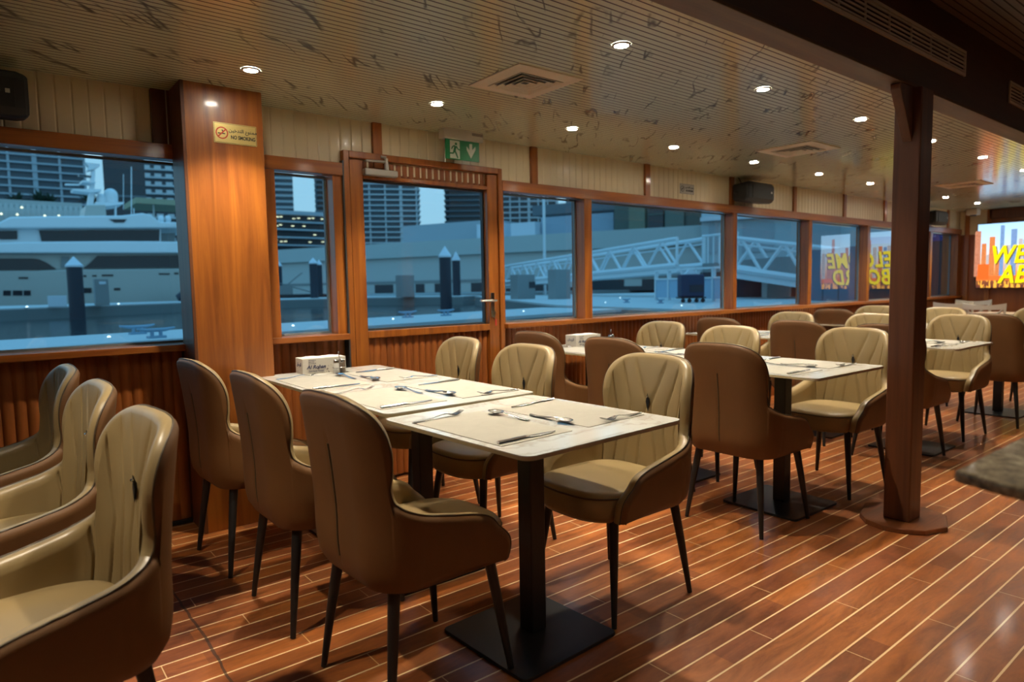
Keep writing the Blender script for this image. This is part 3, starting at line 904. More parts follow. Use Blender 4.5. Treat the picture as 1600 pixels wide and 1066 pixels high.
MB().prism([(.052, .047), (.052, .008), (.030, .030), (.030, .008), (.063, -.045), (.100, .014), (.100, .036), (.074, .010), (.074, .049)], 0, .0006, Mf).build('down_arrow', M_signwhite, sp, smooth=0)
# no smoking signs
def nosmoke(x, y, z, w, h, label, plate, ink, ring, txt=True):
    t = thing('no_smoking_sign', label, 'sign', (x, y, z))
    s = MB().box(-w / 2, w / 2, -.003, 0, -h / 2, h / 2).build('plate', plate, t, smooth=0)
    F = frame((0, -.0032, 0), (1, 0, 0), (0, 0, 1))
    b = .003
    bd = MB()
    for a0, a1, c0, c1 in ((-w / 2 + b, w / 2 - b, h / 2 - b - .0012, h / 2 - b), (-w / 2 + b, w / 2 - b, -h / 2 + b, -h / 2 + b + .0012), (-w / 2 + b, -w / 2 + b + .0012, -h / 2 + b, h / 2 - b), (w / 2 - b - .0012, w / 2 - b, -h / 2 + b, h / 2 - b)):
        bd.prism([(a0, c0), (a1, c0), (a1, c1), (a0, c1)], 0, .0004, F)
    bd.build('border_line', ink, s, smooth=0)
    cx = -w / 2 + h * .39; r = h * .30
    rg = MB()
    n = 28
    P = [[F @ Vector((cx + q * math.cos(2 * PI * k / n), 0 + q * math.sin(2 * PI * k / n), .0006)) for k in range(n)] for q in (r, r * .80)]
    rg.grid(P, wrap=True)
    d = r * .9 * .707
    rg.prism([(cx - d - .0022, -d + .0022), (cx - d + .0022, -d - .0022), (cx + d + .0022, d - .0022), (cx + d - .0022, d + .0022)], .0004, .0007, F)
    rg.build('prohibition_ring', ring, s, smooth=0)
    ci = MB(); ci.prism([(cx - r * .65, -r * .18), (cx + r * .5, -r * .18), (cx + r * .5, r * .0), (cx - r * .65, r * .0)], 0, .0004, F)
    ci.prism([(cx + r * .1, r * .1), (cx + r * .3, r * .2), (cx + r * .15, r * .5), (cx - r * .05, r * .55)], 0, .0004, F)
    ci.build('cigarette_symbol', ink, s, smooth=0)
    text('lettering', 'NO SMOKING', h * .19, ink, s, frame((w * .175, -.0034, -h * .17), (1, 0, 0), (0, 0, 1)) @ Matrix.Diagonal((1, 1.35, 1, 1)), bold=.0005)
    text('arabic_lettering', '\uFEE6\uFEF4\uFEA7\uFEAA\uFE98\uFEDF\uFE8D \uFEC9\uFEEE\uFEE8\uFEE4\uFEE3', h * .24, ink, s, frame((w * .175, -.0034, h * .17), (1, 0, 0), (0, 0, 1)), bold=.0004)
    return t
nosmoke(1.045, 3.4795, 1.975, .205, .098, 'gold no smoking sign with red ring on the big wooden pillar', M_gold, M_inkblack, M_red)
nosmoke(4.985, YW - .001, 2.035, .20, .088, 'grey no smoking sign on the cream panel left of the speaker', M_grey, M_inkblack, M_inkblack)
# speakers
def speaker(x, y, z, w, label, rz=0):
    t = thing('wall_speaker', label, 'speaker', (x, y, z), R(rz), 'black wall speakers')
    sec = [(-.085, .095), (-.10, .06), (-.10, -.06), (-.07, -.095), (.08, -.08), (.085, .08)]
    P = []
    for u, k in ((-1, .78), (-.93, .93), (-.8, 1), (.8, 1), (.93, .93), (1, .78)):
        P.append([(u * w / 2, a * k, b * k) for a, b in sec])
    mb = MB(); mb.grid(P, wrap=True); mb.f.append((5, 4, 3, 2, 1, 0)); n = len(mb.v); mb.f.append(tuple(range(n - 6, n)))
    mb.build('cabinet', M_speaker, t, smooth=20, bevel=.012)
    MB().box(-w * .38, w * .38, -.107, -.101, -.062, .062).build('grille', M_grille, t, smooth=0, bevel=.004)
    MB().box(-.03, .03, .08, .115, -.03, .03).tube([(-w / 2 - .02, .04, 0), (-w / 2 + .02, .02, 0)], .014).build('bracket', M_blackmetal, t, smooth=0)
    MB().box(w * .30, w * .34, -.1085, -.107, -.005, .012).build('badge', M_grey, t, smooth=0)
    MB().tube([(-.1, .06, .09), (-.11, .08, .14), (-.10, .10, 2.198 - z)], .004, 6).build('cable', M_blackmetal, t)
speaker(.02, 3.60, 2.04, .40, 'black wall speaker at the top left corner above the yacht window')
speaker(5.85, 3.60, 2.045, .46, 'black wall speaker above the window left of the column')
speaker(10.35, 3.60, 2.03, .46, 'black wall speaker just right of the column')
# cctv dome
cd = thing('security_camera', 'small white security camera on the ceiling in the far corner', 'security camera', (11.35, 3.45, CZ))
MB().box(-.08, .08, -.07, .07, -.09, 0).build('camera_housing', M_white, cd, smooth=0, bevel=.012)
MB().lathe([(.03, -.105), (.045, -.092), (.045, -.088)], n=18).build('lens_dome', M_black, cd, smooth=50)

# ------------------------------------------------------------------ television
TVX = XF - .085; TY0, TY1, TZ0, TZ1 = 1.80, 3.47, 1.045, 1.995
tv = thing('television', 'large lit television on the far wall showing a city skyline with yellow welcome lettering', 'television', (TVX, (TY0 + TY1) / 2, (TZ0 + TZ1) / 2))
w_, h_ = (TY1 - TY0) / 2, (TZ1 - TZ0) / 2
MB().box(0, .05, -w_, w_, -h_, h_).build('housing', M_black, tv, smooth=0, bevel=.004)
def screen_mat():
    m = mat('lit screen sky', (0, 0, 0), .3); t = NT(m)
    z = t.sep(t.coords())[2]
    c = t.ramp(t.math('MULTIPLY_ADD', z, 1.05, .5), [(0, (.10, .03, .02)), (.16, (.30, .08, .03)), (.22, (.75, .25, .06)), (.40, (.85, .55, .35)), (.62, (.60, .80, .95)), (1, (.42, .70, .98))])
    n = t.noise(t.coords((1, 14, 4)), 2, 3)
    c = t.mix(t.math('MULTIPLY', t.math('LESS_THAN', z, -.33), t.math('GREATER_THAN', n, .52)), c, (1, .45, .05))
    t.link(c, t.b.inputs['Emission Color']); t.b.inputs['Emission Strength'].default_value = 1.35; return m
scr = MB().box(-.003, -.0002, -w_ + .01, w_ - .01, -h_ + .01, h_ - .01).build('screen', screen_mat(), tv, smooth=0)
def em(name, c, s=1.1, windows=None):
    m = mat(name, (0, 0, 0), .4, emit=c, estr=s)
    if windows:
        t = NT(m); br = t.new('ShaderNodeTexBrick'); br.offset = 0
        br.inputs['Scale'].default_value = 1; br.inputs['Brick Width'].default_value = .018; br.inputs['Row Height'].default_value = .016; br.inputs['Mortar Size'].default_value = .0035
        br.inputs['Color1'].default_value = (*windows, 1); br.inputs['Color2'].default_value = (*[x * .6 for x in windows], 1); br.inputs['Mortar'].default_value = (*c, 1)
        s_ = t.sep(t.coords()); cb = t.new('ShaderNodeCombineXYZ'); t.link(s_[1], cb.inputs[0]); t.link(s_[2], cb.inputs[1]); t.link(cb.outputs[0], br.inputs['Vector'])
        t.link(br.outputs['Color'], t.b.inputs['Emission Color'])
    return m
EB = [em('screen orange tower', (1, .35, .10), 1.1, (.45, .06, .02)), em('screen pale tower', (.8, .75, .7), 1.1, (.25, .22, .35)), em('screen blue tower', (.30, .50, .85), 1.1, (.06, .12, .35)), em('screen rust tower', (.55, .12, .05), 1.1, (.9, .55, .35))]
# y on the screen runs from +w_ (left as seen) to -w_ (right)
rs = random.Random(3)
tw = [(.82, .075, .40, 3), (.74, .06, .20, 0), (.685, .045, .02, 1), (.64, .07, .30, 0), (.57, .05, -.05, 0), (.52, .05, .47, 2), (.45, .06, .16, 1), (.38, .07, .40, 2), (.30, .05, .25, 1)]
x = .24
while x > -.82:
    wdt = rs.uniform(.04, .085); tw.append((x, wdt, rs.uniform(-.02, .44), rs.randrange(4))); x -= wdt * rs.uniform(.9, 1.5)
for k, (c, wd, top, mi) in enumerate(tw):
    d = .0034 + .00012 * (k % 5)
    MB().box(-d - .0004, -d, c - wd / 2, c + wd / 2, -.30 + .0 * k, top * .92).build('screen_tower', EB[mi], scr, smooth=0)
MB().box(-.0052, -.0042, -.80, .825, -.36, -.29).build('screen_quay', em('screen quay', (1.0, .22, .04), 1.0), scr, smooth=0)
MB().box(-.0056, -.0046, .67, .81, -.34, -.12).build('screen_low_building', em('screen low block', (1, .16, .02), 1.1), scr, smooth=0)
E_yel = em('screen yellow lettering', (1, .80, .0), 1.3); E_shade = em('screen lettering shade', (.12, .06, .02), 1)
for body, sz, oy, oz in (('WELCOME', .35, -.01, .0), ('ABOARD', .35, -.02, -.285)):
    text('lettering_shade', body, sz, E_shade, scr, frame((-.0062, oy - .012, oz - .010), (0, -1, 0), (0, 0, 1)) @ Matrix.Diagonal((.76, 1, 1, 1)), shear=.22, bold=.012, ext=.0002, spacing=1.08)
    text('yellow_lettering', body, sz, E_yel, scr, frame((-.0070, oy, oz), (0, -1, 0), (0, 0, 1)) @ Matrix.Diagonal((.76, 1, 1, 1)), shear=.22, bold=.010, ext=.0002, spacing=1.08)

# ------------------------------------------------------------------ granite counter at the right, close to the camera
gc = thing('service_counter', 'speckled granite counter corner, blurred, jutting in at the right edge', 'counter', (1.9, -.25, 0))
MB().prism([(1.18 - 1.9, .372 + .25), (1.15 - 1.9, .30 + .25), (.95 - 1.9, -.30), (2.1, -.30), (2.1, .62), (-.30, .62)], .880, .90).build('countertop', M_granite, gc, smooth=0, bevel=.006)
MB().prism([(-.60, .50), (-.72, -.22), (1.95, -.22), (1.95, .54)], 0, .880).build('cabinet', M_darkpanel, gc, smooth=0, bevel=.004)

# ------------------------------------------------------------------ white cross-back chairs at the far end
M_wchair = mat('white painted wood', (.52, .48, .40), .5)
def xchair():
    t = thing('cross_back_chair', 'x', 'chair')
    # curved top rail: backrest at -x
    P = []
    for k in range(13):
        u = -1 + k / 6; y = u * .225; x = -.24 + .05 * (u * u) - .02; z = .845 + .018 * u * u
        w_ = .032 + .012 * u * u
        P.append([(x - .010, y, z - w_), (x + .010, y, z - w_), (x + .012, y, z + w_ * .7), (x - .012, y, z + w_ * .7)])
    m = MB(); m.grid(P, wrap=True); m.f.append((3, 2, 1, 0)); n = len(m.v); m.f.append(tuple(range(n - 4, n)))
    m.build('top_rail', M_wchair, t, smooth=40)
    m = MB()
    for s_ in (1, -1): m.tube([(-.205, s_ * .20, .82), (-.235, 0, .65), (-.20, -s_ * .185, .48)], .012, 8)
    m.build('cross_brace', M_wchair, t, smooth=50)
    for s_ in (1, -1):
        MB().tube([(-.205, s_ * .21, .84), (-.195, s_ * .20, .45), (-.235, s_ * .205, 0)], [.014, .018, .013], 8).build('leg', M_wchair, t, smooth=50)
        MB().tube([(.19, s_ * .19, .44), (.21, s_ * .20, 0)], [.018, .012], 8).build('leg', M_wchair, t, smooth=50)
    MB().prism(rrect(.42, .42, .06), .44, .47).build('seat', M_wchair, t, smooth=30, bevel=.006)
    return t
xc = xchair()
XC = [(9.75, 2.75, 0, 'white cross-back chair just right of the column, its back to us'),
      (10.95, 3.35, 180, 'white cross-back chair in the far window corner'),
      (10.75, 2.45, 185, 'white cross-back chair under the left half of the television, facing us'),
      (9.7, 2.05, 0, 'white cross-back chair cut by the right edge, its back to us'),
      (10.2, 3.3, 20, 'white cross-back chair behind the tan chairs right of the column')]
for i, (x, y, a, lb) in enumerate(XC):
    o = xc if i == 0 else dup(xc)
    o.location = (x, y, 0); o.rotation_euler = (0, 0, R(a)); o['label'] = lb; o['group'] = 'white cross-back chairs'
ft = thing('dining_table', 'far dining table with a patterned pinkish top among the white chairs', 'table', (10.22, 2.45, 0))
def fartop():
    m = mat('patterned table top', (.4, .3, .25), .4); t = NT(m)
    n = t.noise(t.coords(), 22, 2); t.link(t.ramp(n, [(.42, (.30, .15, .11)), (.5, (.5, .38, .28)), (.58, (.62, .5, .36))]), t.b.inputs['Base Color']); return m
MB().prism(rrect(.62, 1.2, .03), .72, .75).build('table_top', fartop(), ft, smooth=0)
for sy in (-.4, .4): MB().box(-.04, .04, sy - .04, sy + .04, .01, .72).box(-.2, .2, sy - .2, sy + .2, 0, .012).build('pedestal', M_blackmetal, ft, smooth=0)
# ------------------------------------------------------------------ outside: marina at dusk
def ray(px, py):
    d = rt * (px - 800) + up * (533 - py) + fw * F_PX
    return d
def O(px, py, Y):
    """point of the marina seen at a pixel, standing at the distance Y from the camera along world y"""
    d = ray(px, py); return Vector((0, 0, 1.2)) + d * (Y / d.y)
def A(px, py, F):
    d = ray(px, py); return Vector((0, 0, 1.2)) + d * (F / F_PX)
def water():
    m = mat('harbour water', (.012, .03, .035), .06, spec=.6); t = NT(m)
    n = t.noise(t.coords((.7, 1.8, 1)), 1.6, 4, .6); t.bump(n, .25, .12); return m
tag(MB().box(-60, 260, 4.2, 420, -.4, .10).build('harbour_water', water(), smooth=0), 'calm dark harbour water around the pontoons', 'water', kind='stuff')
M_deck = mat('pale pontoon deck', (.52, .54, .54), .7)
M_pside = mat('pontoon side', (.16, .18, .18), .7)
M_yw = mat('white yacht paint', (.74, .78, .80), .3, coat=.3)
M_yb = mat('beige yacht hull', (.42, .42, .38), .3, coat=.3)
M_yg = mat('yacht dark glass', (.012, .016, .022), .12)
M_pile = mat('dark pile', (.012, .020, .035), .5)
M_cone = mat('pale pile cap', (.62, .68, .74), .5)
M_conc = mat('pale concrete', (.48, .50, .48), .8)
M_conc2 = mat('grey concrete', (.24, .26, .26), .8)
M_steelb = mat('pale painted steel', (.66, .72, .75), .5)
M_tglass = mat('tower glass', (.055, .085, .11), .25)
M_tdark = mat('dark tower glass', (.022, .032, .042), .25)
M_warm = mat('warm lit lamp', (1, .8, .5), .5, emit=(1, .82, .5), estr=2.2)
M_cool = mat('white deck lamp', (1, 1, 1), .5, emit=(.95, 1, 1), estr=3)
def pontoon(name, poly, label, cat='pontoon'):
    t = thing(name, label, cat, (poly[0][0], poly[0][1], .65)); o = Vector((poly[0][0], poly[0][1]))
    q = [(a - o.x, b - o.y) for a, b in poly]
    MB().prism(q, -.06, 0).build('deck', M_deck, t, smooth=0)
    MB().prism(q, -.55, -.062).build('side', M_pside, t, smooth=0)
    return t
pontoon('pontoon', [(-12, 6.6), (11.3, 10.2), (11.3, 12.9), (-12, 7.7)], 'pale floating pontoon just outside the windows with cleats and small lights')
pontoon('pontoon', [(-25, 31), (.7, 36), (10.7, 42), (20, 42), (24, 35), (27.5, 38), (22, 48), (9, 48), (-25, 37)], 'far floating pontoon in front of the white yacht')
pontoon('pontoon', [(11.5, 8.1), (17, 6.5), (34, 9), (34, 26), (24.2, 34), (12.8, 14.0)], 'wide pale pontoon walkway below the gangway, with a luggage cart', 'walkway')
def cleat(x, y, z, label, rz=0, s=1.0):
    t = thing('mooring_cleat', label, 'cleat', (x, y, z), R(rz), 'mooring cleats')
    MB().box(-.10 * s, .10 * s, -.05 * s, .05 * s, 0, .03 * s).tube([(-.05 * s, 0, .02), (-.05 * s, 0, .09 * s)], .022 * s).tube([(.05 * s, 0, .02), (.05 * s, 0, .09 * s)], .022 * s) \
        .tube([(-.22 * s, 0, .12 * s), (-.1 * s, 0, .10 * s), (.1 * s, 0, .10 * s), (.22 * s, 0, .12 * s)], [.012 * s, .024 * s, .024 * s, .012 * s]).build('cleat_body', mat('cleat paint', (.22, .34, .44), .5) if 'cleat paint' not in bpy.data.materials else bpy.data.materials['cleat paint'], t, smooth=40)
for px, py, Y, lb in [(245, 531, 9.05, 'blue-grey mooring cleat on the near pontoon in the yacht window, right one'), (215, 519, 10.15, 'blue-grey mooring cleat on the near pontoon in the yacht window, rear left one'),
                      (697, 496, 11.0, 'mooring cleat on the near pontoon seen low in the door glass, right one'), (637, 491, 11.0, 'mooring cleat on the near pontoon seen low in the door glass, left one'),
                      (979, 476, 13.5, 'mooring cleat on the walkway in the gangway window'), (1032, 475, 12, 'mooring cleat left of the luggage cart')]:
    p = O(px, py, Y); cleat(p.x, p.y, .65, lb, 10)
k_ = 0
for px, py, Y, where in [(170, 524, 9.6, 'below the yacht bow on the near pontoon'), (42, 478, 36.5, 'on the far pontoon left of the white board'), (185, 474, 38, 'on the far pontoon right of the pile'), (458, 511, 10, 'seen low in the narrow window'),
                         (614, 492, 10.5, 'seen low at the left of the door glass'), (818, 486, 11, 'low in the window right of the door'), (946, 471, 14, 'left in the gangway window'), (1065, 476, 10, 'below the luggage cart'), (969, 464, 18, 'beside the cleat in the gangway window')]:
    p = O(px, py, Y)
    t = thing('pontoon_light', 'small white light on the pontoon ' + where, 'light', (p.x, p.y, .65), 0, 'pontoon lights')
    s = .022 * max(1, Y / 14)
    MB().lathe([(s, 0), (s, s * .5)], n=10).build('lamp_base', M_grey, t); MB().lathe([(s * .9, s * .5), (s * .7, s * 1.1), (.01, s * 1.3)], n=10).build('lamp', M_cool, t)
def pile(px, py_base, py_neck, py_tip, F, r, label):
    b = A(px, py_base, F); nk = A(px, py_neck, F); tp = A(px, py_tip, F)
    t = thing('mooring_pile', label, 'pile', (b.x, b.y, -.3), 0, 'mooring piles')
    MB().lathe([(r, 0), (r, nk.z + .3)], n=24).build('shaft', M_pile, t, smooth=40)
    MB().lathe([(r * 1.12, nk.z + .28), (r * 1.12, nk.z + .36), (.01, tp.z + .3)], n=24).build('cone_cap', M_cone, t, smooth=30)
pile(120, 475, 417, 401, 29, .30, 'dark mooring pile with white cone cap in front of the yacht')
pile(697, 466, 402, 385, 33, .29, 'tall dark mooring pile with white cone cap in the door glass')
pile(713.5, 450, 407, 393, 45, .27, 'shorter mooring pile just right of the tall one in the door glass')
pile(491, 452, 412, 403, 46, .27, 'dark mooring pile with cone cap in the narrow window')
pile(500, 450, 414, 406, 60, .25, 'mooring pile partly hidden behind another in the narrow window')
pile(437, 446, 416, 408, 60, .25, 'small mooring pile at the left of the narrow window')
def block(name, px0, px1, py0, py1, Y, dep, m, label, cat, zb=None, parts=None):
    a = O(px0, py1, Y); b = O(px1, py0, Y)
    z0 = a.z if zb is None else zb
    t = thing(name, label, cat, ((a.x + b.x) / 2, Y, z0)); w = (b.x - a.x) / 2; h = b.z - z0
    MB().box(-w, w, 0, dep, 0, h).build('body', m, t, smooth=0, bevel=.01)
    return t, w, h
t, w_, h_ = block('electricity_pedestal', 150, 169, 436, 473, 37.5, .6, M_conc2, 'grey service pedestal on the far pontoon in front of the yacht hull', 'pedestal', .65)
MB().box(-.10, .18, -.02, 0, h_ - .25, h_ - .12).build('label_plate', M_cone, t)
t, w_, h_ = block('electricity_pedestal', 627, 647, 430, 459, 38, .7, M_conc2, 'grey service pedestal on the far pontoon in the door glass', 'pedestal', .65)
t, w_, h_ = block('electricity_pedestal', 809, 836, 429, 466, 22, .5, M_conc2, 'wide grey service box on the walkway in front of the gangway foot', 'pedestal', .65)
MB().box(w_ * .3, w_, -.02, 0, h_ * .45, h_ * .7).build('socket_panel', M_tdark, t)
t, w_, h_ = block('electricity_pedestal', 869, 891, 421, 469, 20, .5, M_conc2, 'tall plain grey service box right of the wide one', 'pedestal', .65)
t, w_, h_ = block('notice_board', 75, 104, 462, 475, 37, .05, M_cone, 'small white board on the far pontoon left of the pile', 'board', .65)

# ---- yacht -----------------------------------------------------------------
yt = thing('motor_yacht', 'large white and beige motor yacht with domes and mast moored across the basin', 'yacht', (4, 50, .1))
def YP(px, py, dy=0): p = O(px, py, 50 + dy); return (p.x - 4, p.z - .1)
def yprism(poly, y0, y1, name, m, par=None, bevel=0):
    M_ = frame((0, 0, 0), (1, 0, 0), (0, 0, 1))     # z axis of the frame = -y
    return MB().prism([YP(*p) if not isinstance(p, tuple) or p[0] > -500 else p for p in poly], -y1, -y0, M_).build(name, m, par or yt, smooth=0, bevel=bevel)
xe = 16.2 - 4
yprism([(-260, 492), (330, 474), (345, 418), (-330, 424)], 0, 8, 'hull', M_yb, bevel=.15)
yprism([(-300, 424), (345, 418), (340, 396), (-300, 397)], .1, 8, 'lower_deck_side', M_yb)
yprism([(-260, 404), (50, 404), (60, 405), (72, 410), (88, 420.5), (60, 422), (-260, 424)], -.03, .2, 'hull_window', M_yg)
yprism([(130, 419.3), (142, 410), (152, 400), (290, 399), (292, 401), (330, 417), (290, 418)], -.03, .2, 'hull_window', M_yg)
yprism([(96, 401), (108.5, 401), (108.5, 418), (96, 418)], -.03, .2, 'side_door', M_conc2)
for a, b, c, d in [(5, 17, 454, 462), (20, 35, 454, 462), (37, 48, 454, 462), (130, 143, 450, 458), (146, 149, 450, 458), (178, 188, 450, 454), (29, 44, 433, 436), (159, 177, 429, 432), (248, 265, 427, 429.5), (272, 279, 426, 429), (286, 297, 426, 428), (144, 151, 430, 432.5), (130, 135, 430, 433)]:
    yprism([(a, c), (b, c), (b, d), (a, d)], -.03, .1, 'porthole', M_yg)
yprism([(-300, 397), (340, 396), (345, 390), (340, 379), (180, 377.5), (30, 379), (0, 380.5), (-300, 392)], -.5, 8, 'main_deck_overhang', M_yw, bevel=.12)
yprism([(-280, 380), (255, 377), (255, 355), (-280, 357)], .7, 7, 'upper_cabin', M_yw)
yprism([(62, 359), (252, 358), (252, 375.5), (66, 376)], .6, 1, 'cabin_window', M_yg)
yprism([(-260, 360), (28, 359.5), (28, 373), (-260, 374)], .6, 1, 'cabin_window', M_yg)
yprism([(255, 362), (280, 362), (280, 378), (255, 378)], 1.2, 3, 'aft_bulkhead', M_conc2)
yprism([(-300, 352), (0, 347), (16, 339), (80, 338), (190, 337), (222, 333), (236, 336), (250, 347), (300, 348), (345, 349), (345, 356), (-300, 358)], -.1, 7.5, 'roof_deck', M_yw, bevel=.1)
yprism([(170, 343), (198, 343), (193, 348), (178, 348)], -.15, 0, 'vent_scoop', M_yg)
for a, b, c, d in [(252, 261, 336, 346), (263, 272, 336, 346)]:
    p, q = YP(a, (c + d) / 2), YP(b, (c + d) / 2)
    MB().tube([(p[0], 1, p[1]), (p[0] + .06, 1, p[1]), (q[0] - .06, 1, q[1]), (q[0], 1, q[1])], [.12, .27, .27, .12], 14).build('life_raft_canister', M_yw, yt, smooth=50)
# mast group
yprism([(138, 338), (142, 314), (174, 314), (176, 338)], 2.5, 5.5, 'mast_base', M_yb, bevel=.05)
ms = yprism([(148, 313), (152, 282), (155, 254), (161, 252), (160, 282), (158, 313)], 3.6, 4.3, 'mast', M_yw, bevel=.04)
yprism([(150, 315), (160, 309), (205, 309), (203, 312), (172, 316)], 2.6, 5.5, 'radar_platform', M_yw)
yprism([(122, 285), (170, 286), (169, 290), (150, 291), (124, 288)], 3.2, 4.7, 'mast_wing', M_yw, ms)
yprism([(111, 275), (135, 275.5), (135, 278), (111, 277.5)], 3.6, 3.9, 'radar_bar', M_yw, ms)
yprism([(138, 271), (160, 273), (160, 276), (138, 274)], 3.2, 4.7, 'mast_wing', M_yw, ms)
yprism([(134, 260), (154, 262), (154, 264), (134, 262)], 3.6, 4.2, 'mast_wing', M_yg, ms)
yprism([(144, 240), (168, 243), (168, 246), (158, 252), (148, 254), (150, 247)], 3.5, 4.3, 'antenna_cluster', M_yw, ms)
for cx, cy, rr, bs in [(188, 293, 11.2, 306), (172, 298, 7.5, 308)]:
    c = YP(cx, cy); r_ = rr / F_PX * 50 * .80; zb = YP(cx, bs)[1] - c[1]
    pr = [(r_ * .97, zb), (r_ * 1.0, zb * .3)] + [(r_ * math.cos(R(a)), r_ * math.sin(R(a))) for a in (0, 20, 40, 60, 75, 88)]
    MB().lathe(pr, c=(c[0], 4, c[1]), n=24).build('radar_dome', M_yw, yt, smooth=60)
for px, a, b, r_ in [(218, 250, 338, .03), (192, 311, 338, .07), (205, 262, 320, .02), (222, 318, 345, .03)]:
    p, q = YP(px, a), YP(px, b); MB().tube([(p[0], 3, p[1]), (q[0], 3, q[1])], r_, 8).build('whip_antenna', M_yw, yt)
yt['label'] = 'large white and beige motor yacht with domes and mast moored across the basin'
bo = MB().prism([YP(280, 336), YP(330, 337), YP(330, 348), YP(280, 347)], -.06, 0, frame((0, -.6, 0), (1, 0, 0), (0, 0, 1))).build('name_board', M_black, yt, smooth=0)
p = YP(287, 342); text('lettering', 'XC', .48, M_cone, bo, frame((p[0] + .02, -.62, p[1]), (1, 0, 0), (0, 0, 1)))
p0, p1 = O(268, 455, 47), O(300, 448, 47)
MB().tube([(p0.x, 45.5, .86), (p0.x + .4, 45.5, 1.02), (p1.x + 1, 45.5, 1.02)], [.2, .37, .37], 12).build('rolled_fender', M_pile, None, smooth=50)
tag(bpy.data.objects['rolled_fender'], 'dark rolled fender lying by the yacht near the big pillar', 'fender')
tn_ = thing('boat_tender', 'small open boat with a canopy frame moored in the narrow window', 'boat', tuple(O(450, 452, 52)[:2]) + (.4,))
MB().prism([(-3, .3), (-2.4, -.3), (2.6, -.3), (3.2, .4), (2.6, .5), (-2.6, .5)], -.8, .8, frame((0, 0, 0), (1, 0, 0), (0, 0, 1))).build('hull', M_yg, tn_, smooth=0)
MB().box(-.9, .2, -.5, .5, .5, 1.2).build('console', M_conc2, tn_, smooth=0); MB().tube([(-2.4, 0, 1.9), (2, 0, .6)], .04).tube([(-1, 0, .5), (1.2, 0, 2.2)], .04).build('mooring_line', M_pside, tn_)

# ---- towers ------------------------------------------------------------------
def tower(label, px0, px1, Y, dep, zt, zb, fh, cw, mglass, mslab, slab=.35, over=.8, fins=True, balc=None, side=0):
    pa = O(px0, 300, Y); pb = O(px1, 300, Y); t0_, t1_ = math.atan2(pa.x, pa.y), math.atan2(pb.x, pb.y)
    tm = (t0_ + t1_) / 2; D_ = Y / math.cos(tm); w = D_ * math.tan((t1_ - t0_) / 2)
    t = thing('apartment_tower', label, 'tower', (D_ * math.sin(tm), D_ * math.cos(tm), zb), -tm)
    h = zt - zb
    MB().box(-w, w, 0, dep, 0, h).build('glazed_core', mglass, t, smooth=0)
    sl = MB(); z = 0
    while z < h:
        sl.box(-w - side, w + side, -over, dep, z, z + slab)
        z += fh
    sl.build('floor_slabs', mslab, t, smooth=0)
    if fins:
        fn = MB(); n = max(2, round(2 * w / cw))
        for k in range(n + 1):
            x = -w + 2 * w * k / n; q = (.35 if k % 3 else .8) * Y / 180
            fn.box(x - q / 2 - .1, x + q / 2 + .1, -over * .8, .2, 0, h)
        fn.build('wall_piers', mslab, t, smooth=0)
    if balc:
        bl = MB(); rs2 = random.Random(5)
        z = 0
        while z < h:
            for xa, xb in balc: bl.box(-w + 2 * w * xa, -w + 2 * w * xb, -over - .6, -over, z, z + 2.0)
            z += fh
        bl.build('balcony_fronts', mslab, t, smooth=0)
    return t
M_slab1 = mat('tower slab blue grey', (.36, .42, .46), .8)
M_slab2 = mat('tower slab dark', (.13, .16, .18), .8)
M_slab3 = mat('tower slab pale', (.52, .56, .58), .8)
tower('wide apartment tower with balconies behind the left of the yacht', -70, 134, 350, 50, 190, 20, 3.3, 9, M_tglass, M_slab1, .75, 1.6)
tower('dark tower behind the yacht mast', 163, 228, 175, 25, 90, 14, 9, 40, M_tdark, M_slab2, .5, .5, False)
tower('tower with curved white balconies left of the big pillar', 226, 330, 330, 50, 190, 20, 3.5, 16, M_tglass, M_slab3, .8, 2.0, False, [(.0, .10), (.16, .26), (.32, .42)])
tower('pale banded tower at the left of the narrow window', 400, 458, 420, 50, 220, 20, 3.6, 60, M_tglass, M_slab3, 1.4, 1.2, False)
tower('tower at the right of the narrow window', 495, 545, 470, 50, 240, 20, 3.8, 60, M_tdark, M_slab1, 1.3, 2.2, False, side=1.6)
tower('tall gridded apartment tower in the left of the door glass', 552, 650, 400, 50, 240, 10, 3.5, 11, M_tglass, M_slab3, .9, 2.4, True, side=2.6)
tower('dark tower with projecting balconies in the right of the door glass', 701, 790, 430, 50, 260, 15, 4.1, 60, M_tdark, M_slab2, 1.3, 3.0, False, side=3.6)
tower('white gridded unfinished tower in the window right of the door', 782, 870, 400, 50, 240, 20, 4.2, 7.5, M_tdark, M_slab3, 1.1, 1.2, True)
tower('slim dark tower right of the white gridded one', 884, 935, 430, 50, 260, 20, 4.2, 60, M_tglass, M_slab1, 1.0, 1.0, False)
# promenade with umbrellas in front of the left tower
a, b = O(-60, 314, 90), O(126, 314, 90)
pm = thing('promenade_terrace', 'raised promenade terrace with pale posts behind the yacht', 'terrace', (a.x, 90, 6))
MB().box(0, b.x - a.x, 0, 10, 0, a.z - 9.2).build('terrace_wall', M_conc2, pm, smooth=0)
MB().box(0, b.x - a.x, -1, 0, a.z - 6.3, a.z - 5.7).build('railing', M_conc, pm, smooth=0)
n = 22
for k in range(n):
    x = (b.x - a.x) * (k + .5) / n
    zb_ = O(60, 338, 90).z - 6
    MB().lathe([(.25, zb_ - 1), (.5, zb_), (.12, a.z - 6.2)], c=(x, -2, 0), n=8).build('closed_parasol', M_conc, pm, smooth=40)
for k, (px, py) in enumerate([(2, 334), (27, 335), (70, 337), (92, 337), (34, 324)]):
    p = O(px, py, 86); MB().lathe([(.09, -.1), (.12, 0), (.03, .1)], c=(p.x - a.x, p.y - 90, p.z - 6), n=8).build('lamp', M_warm, pm)
rs = random.Random(11)
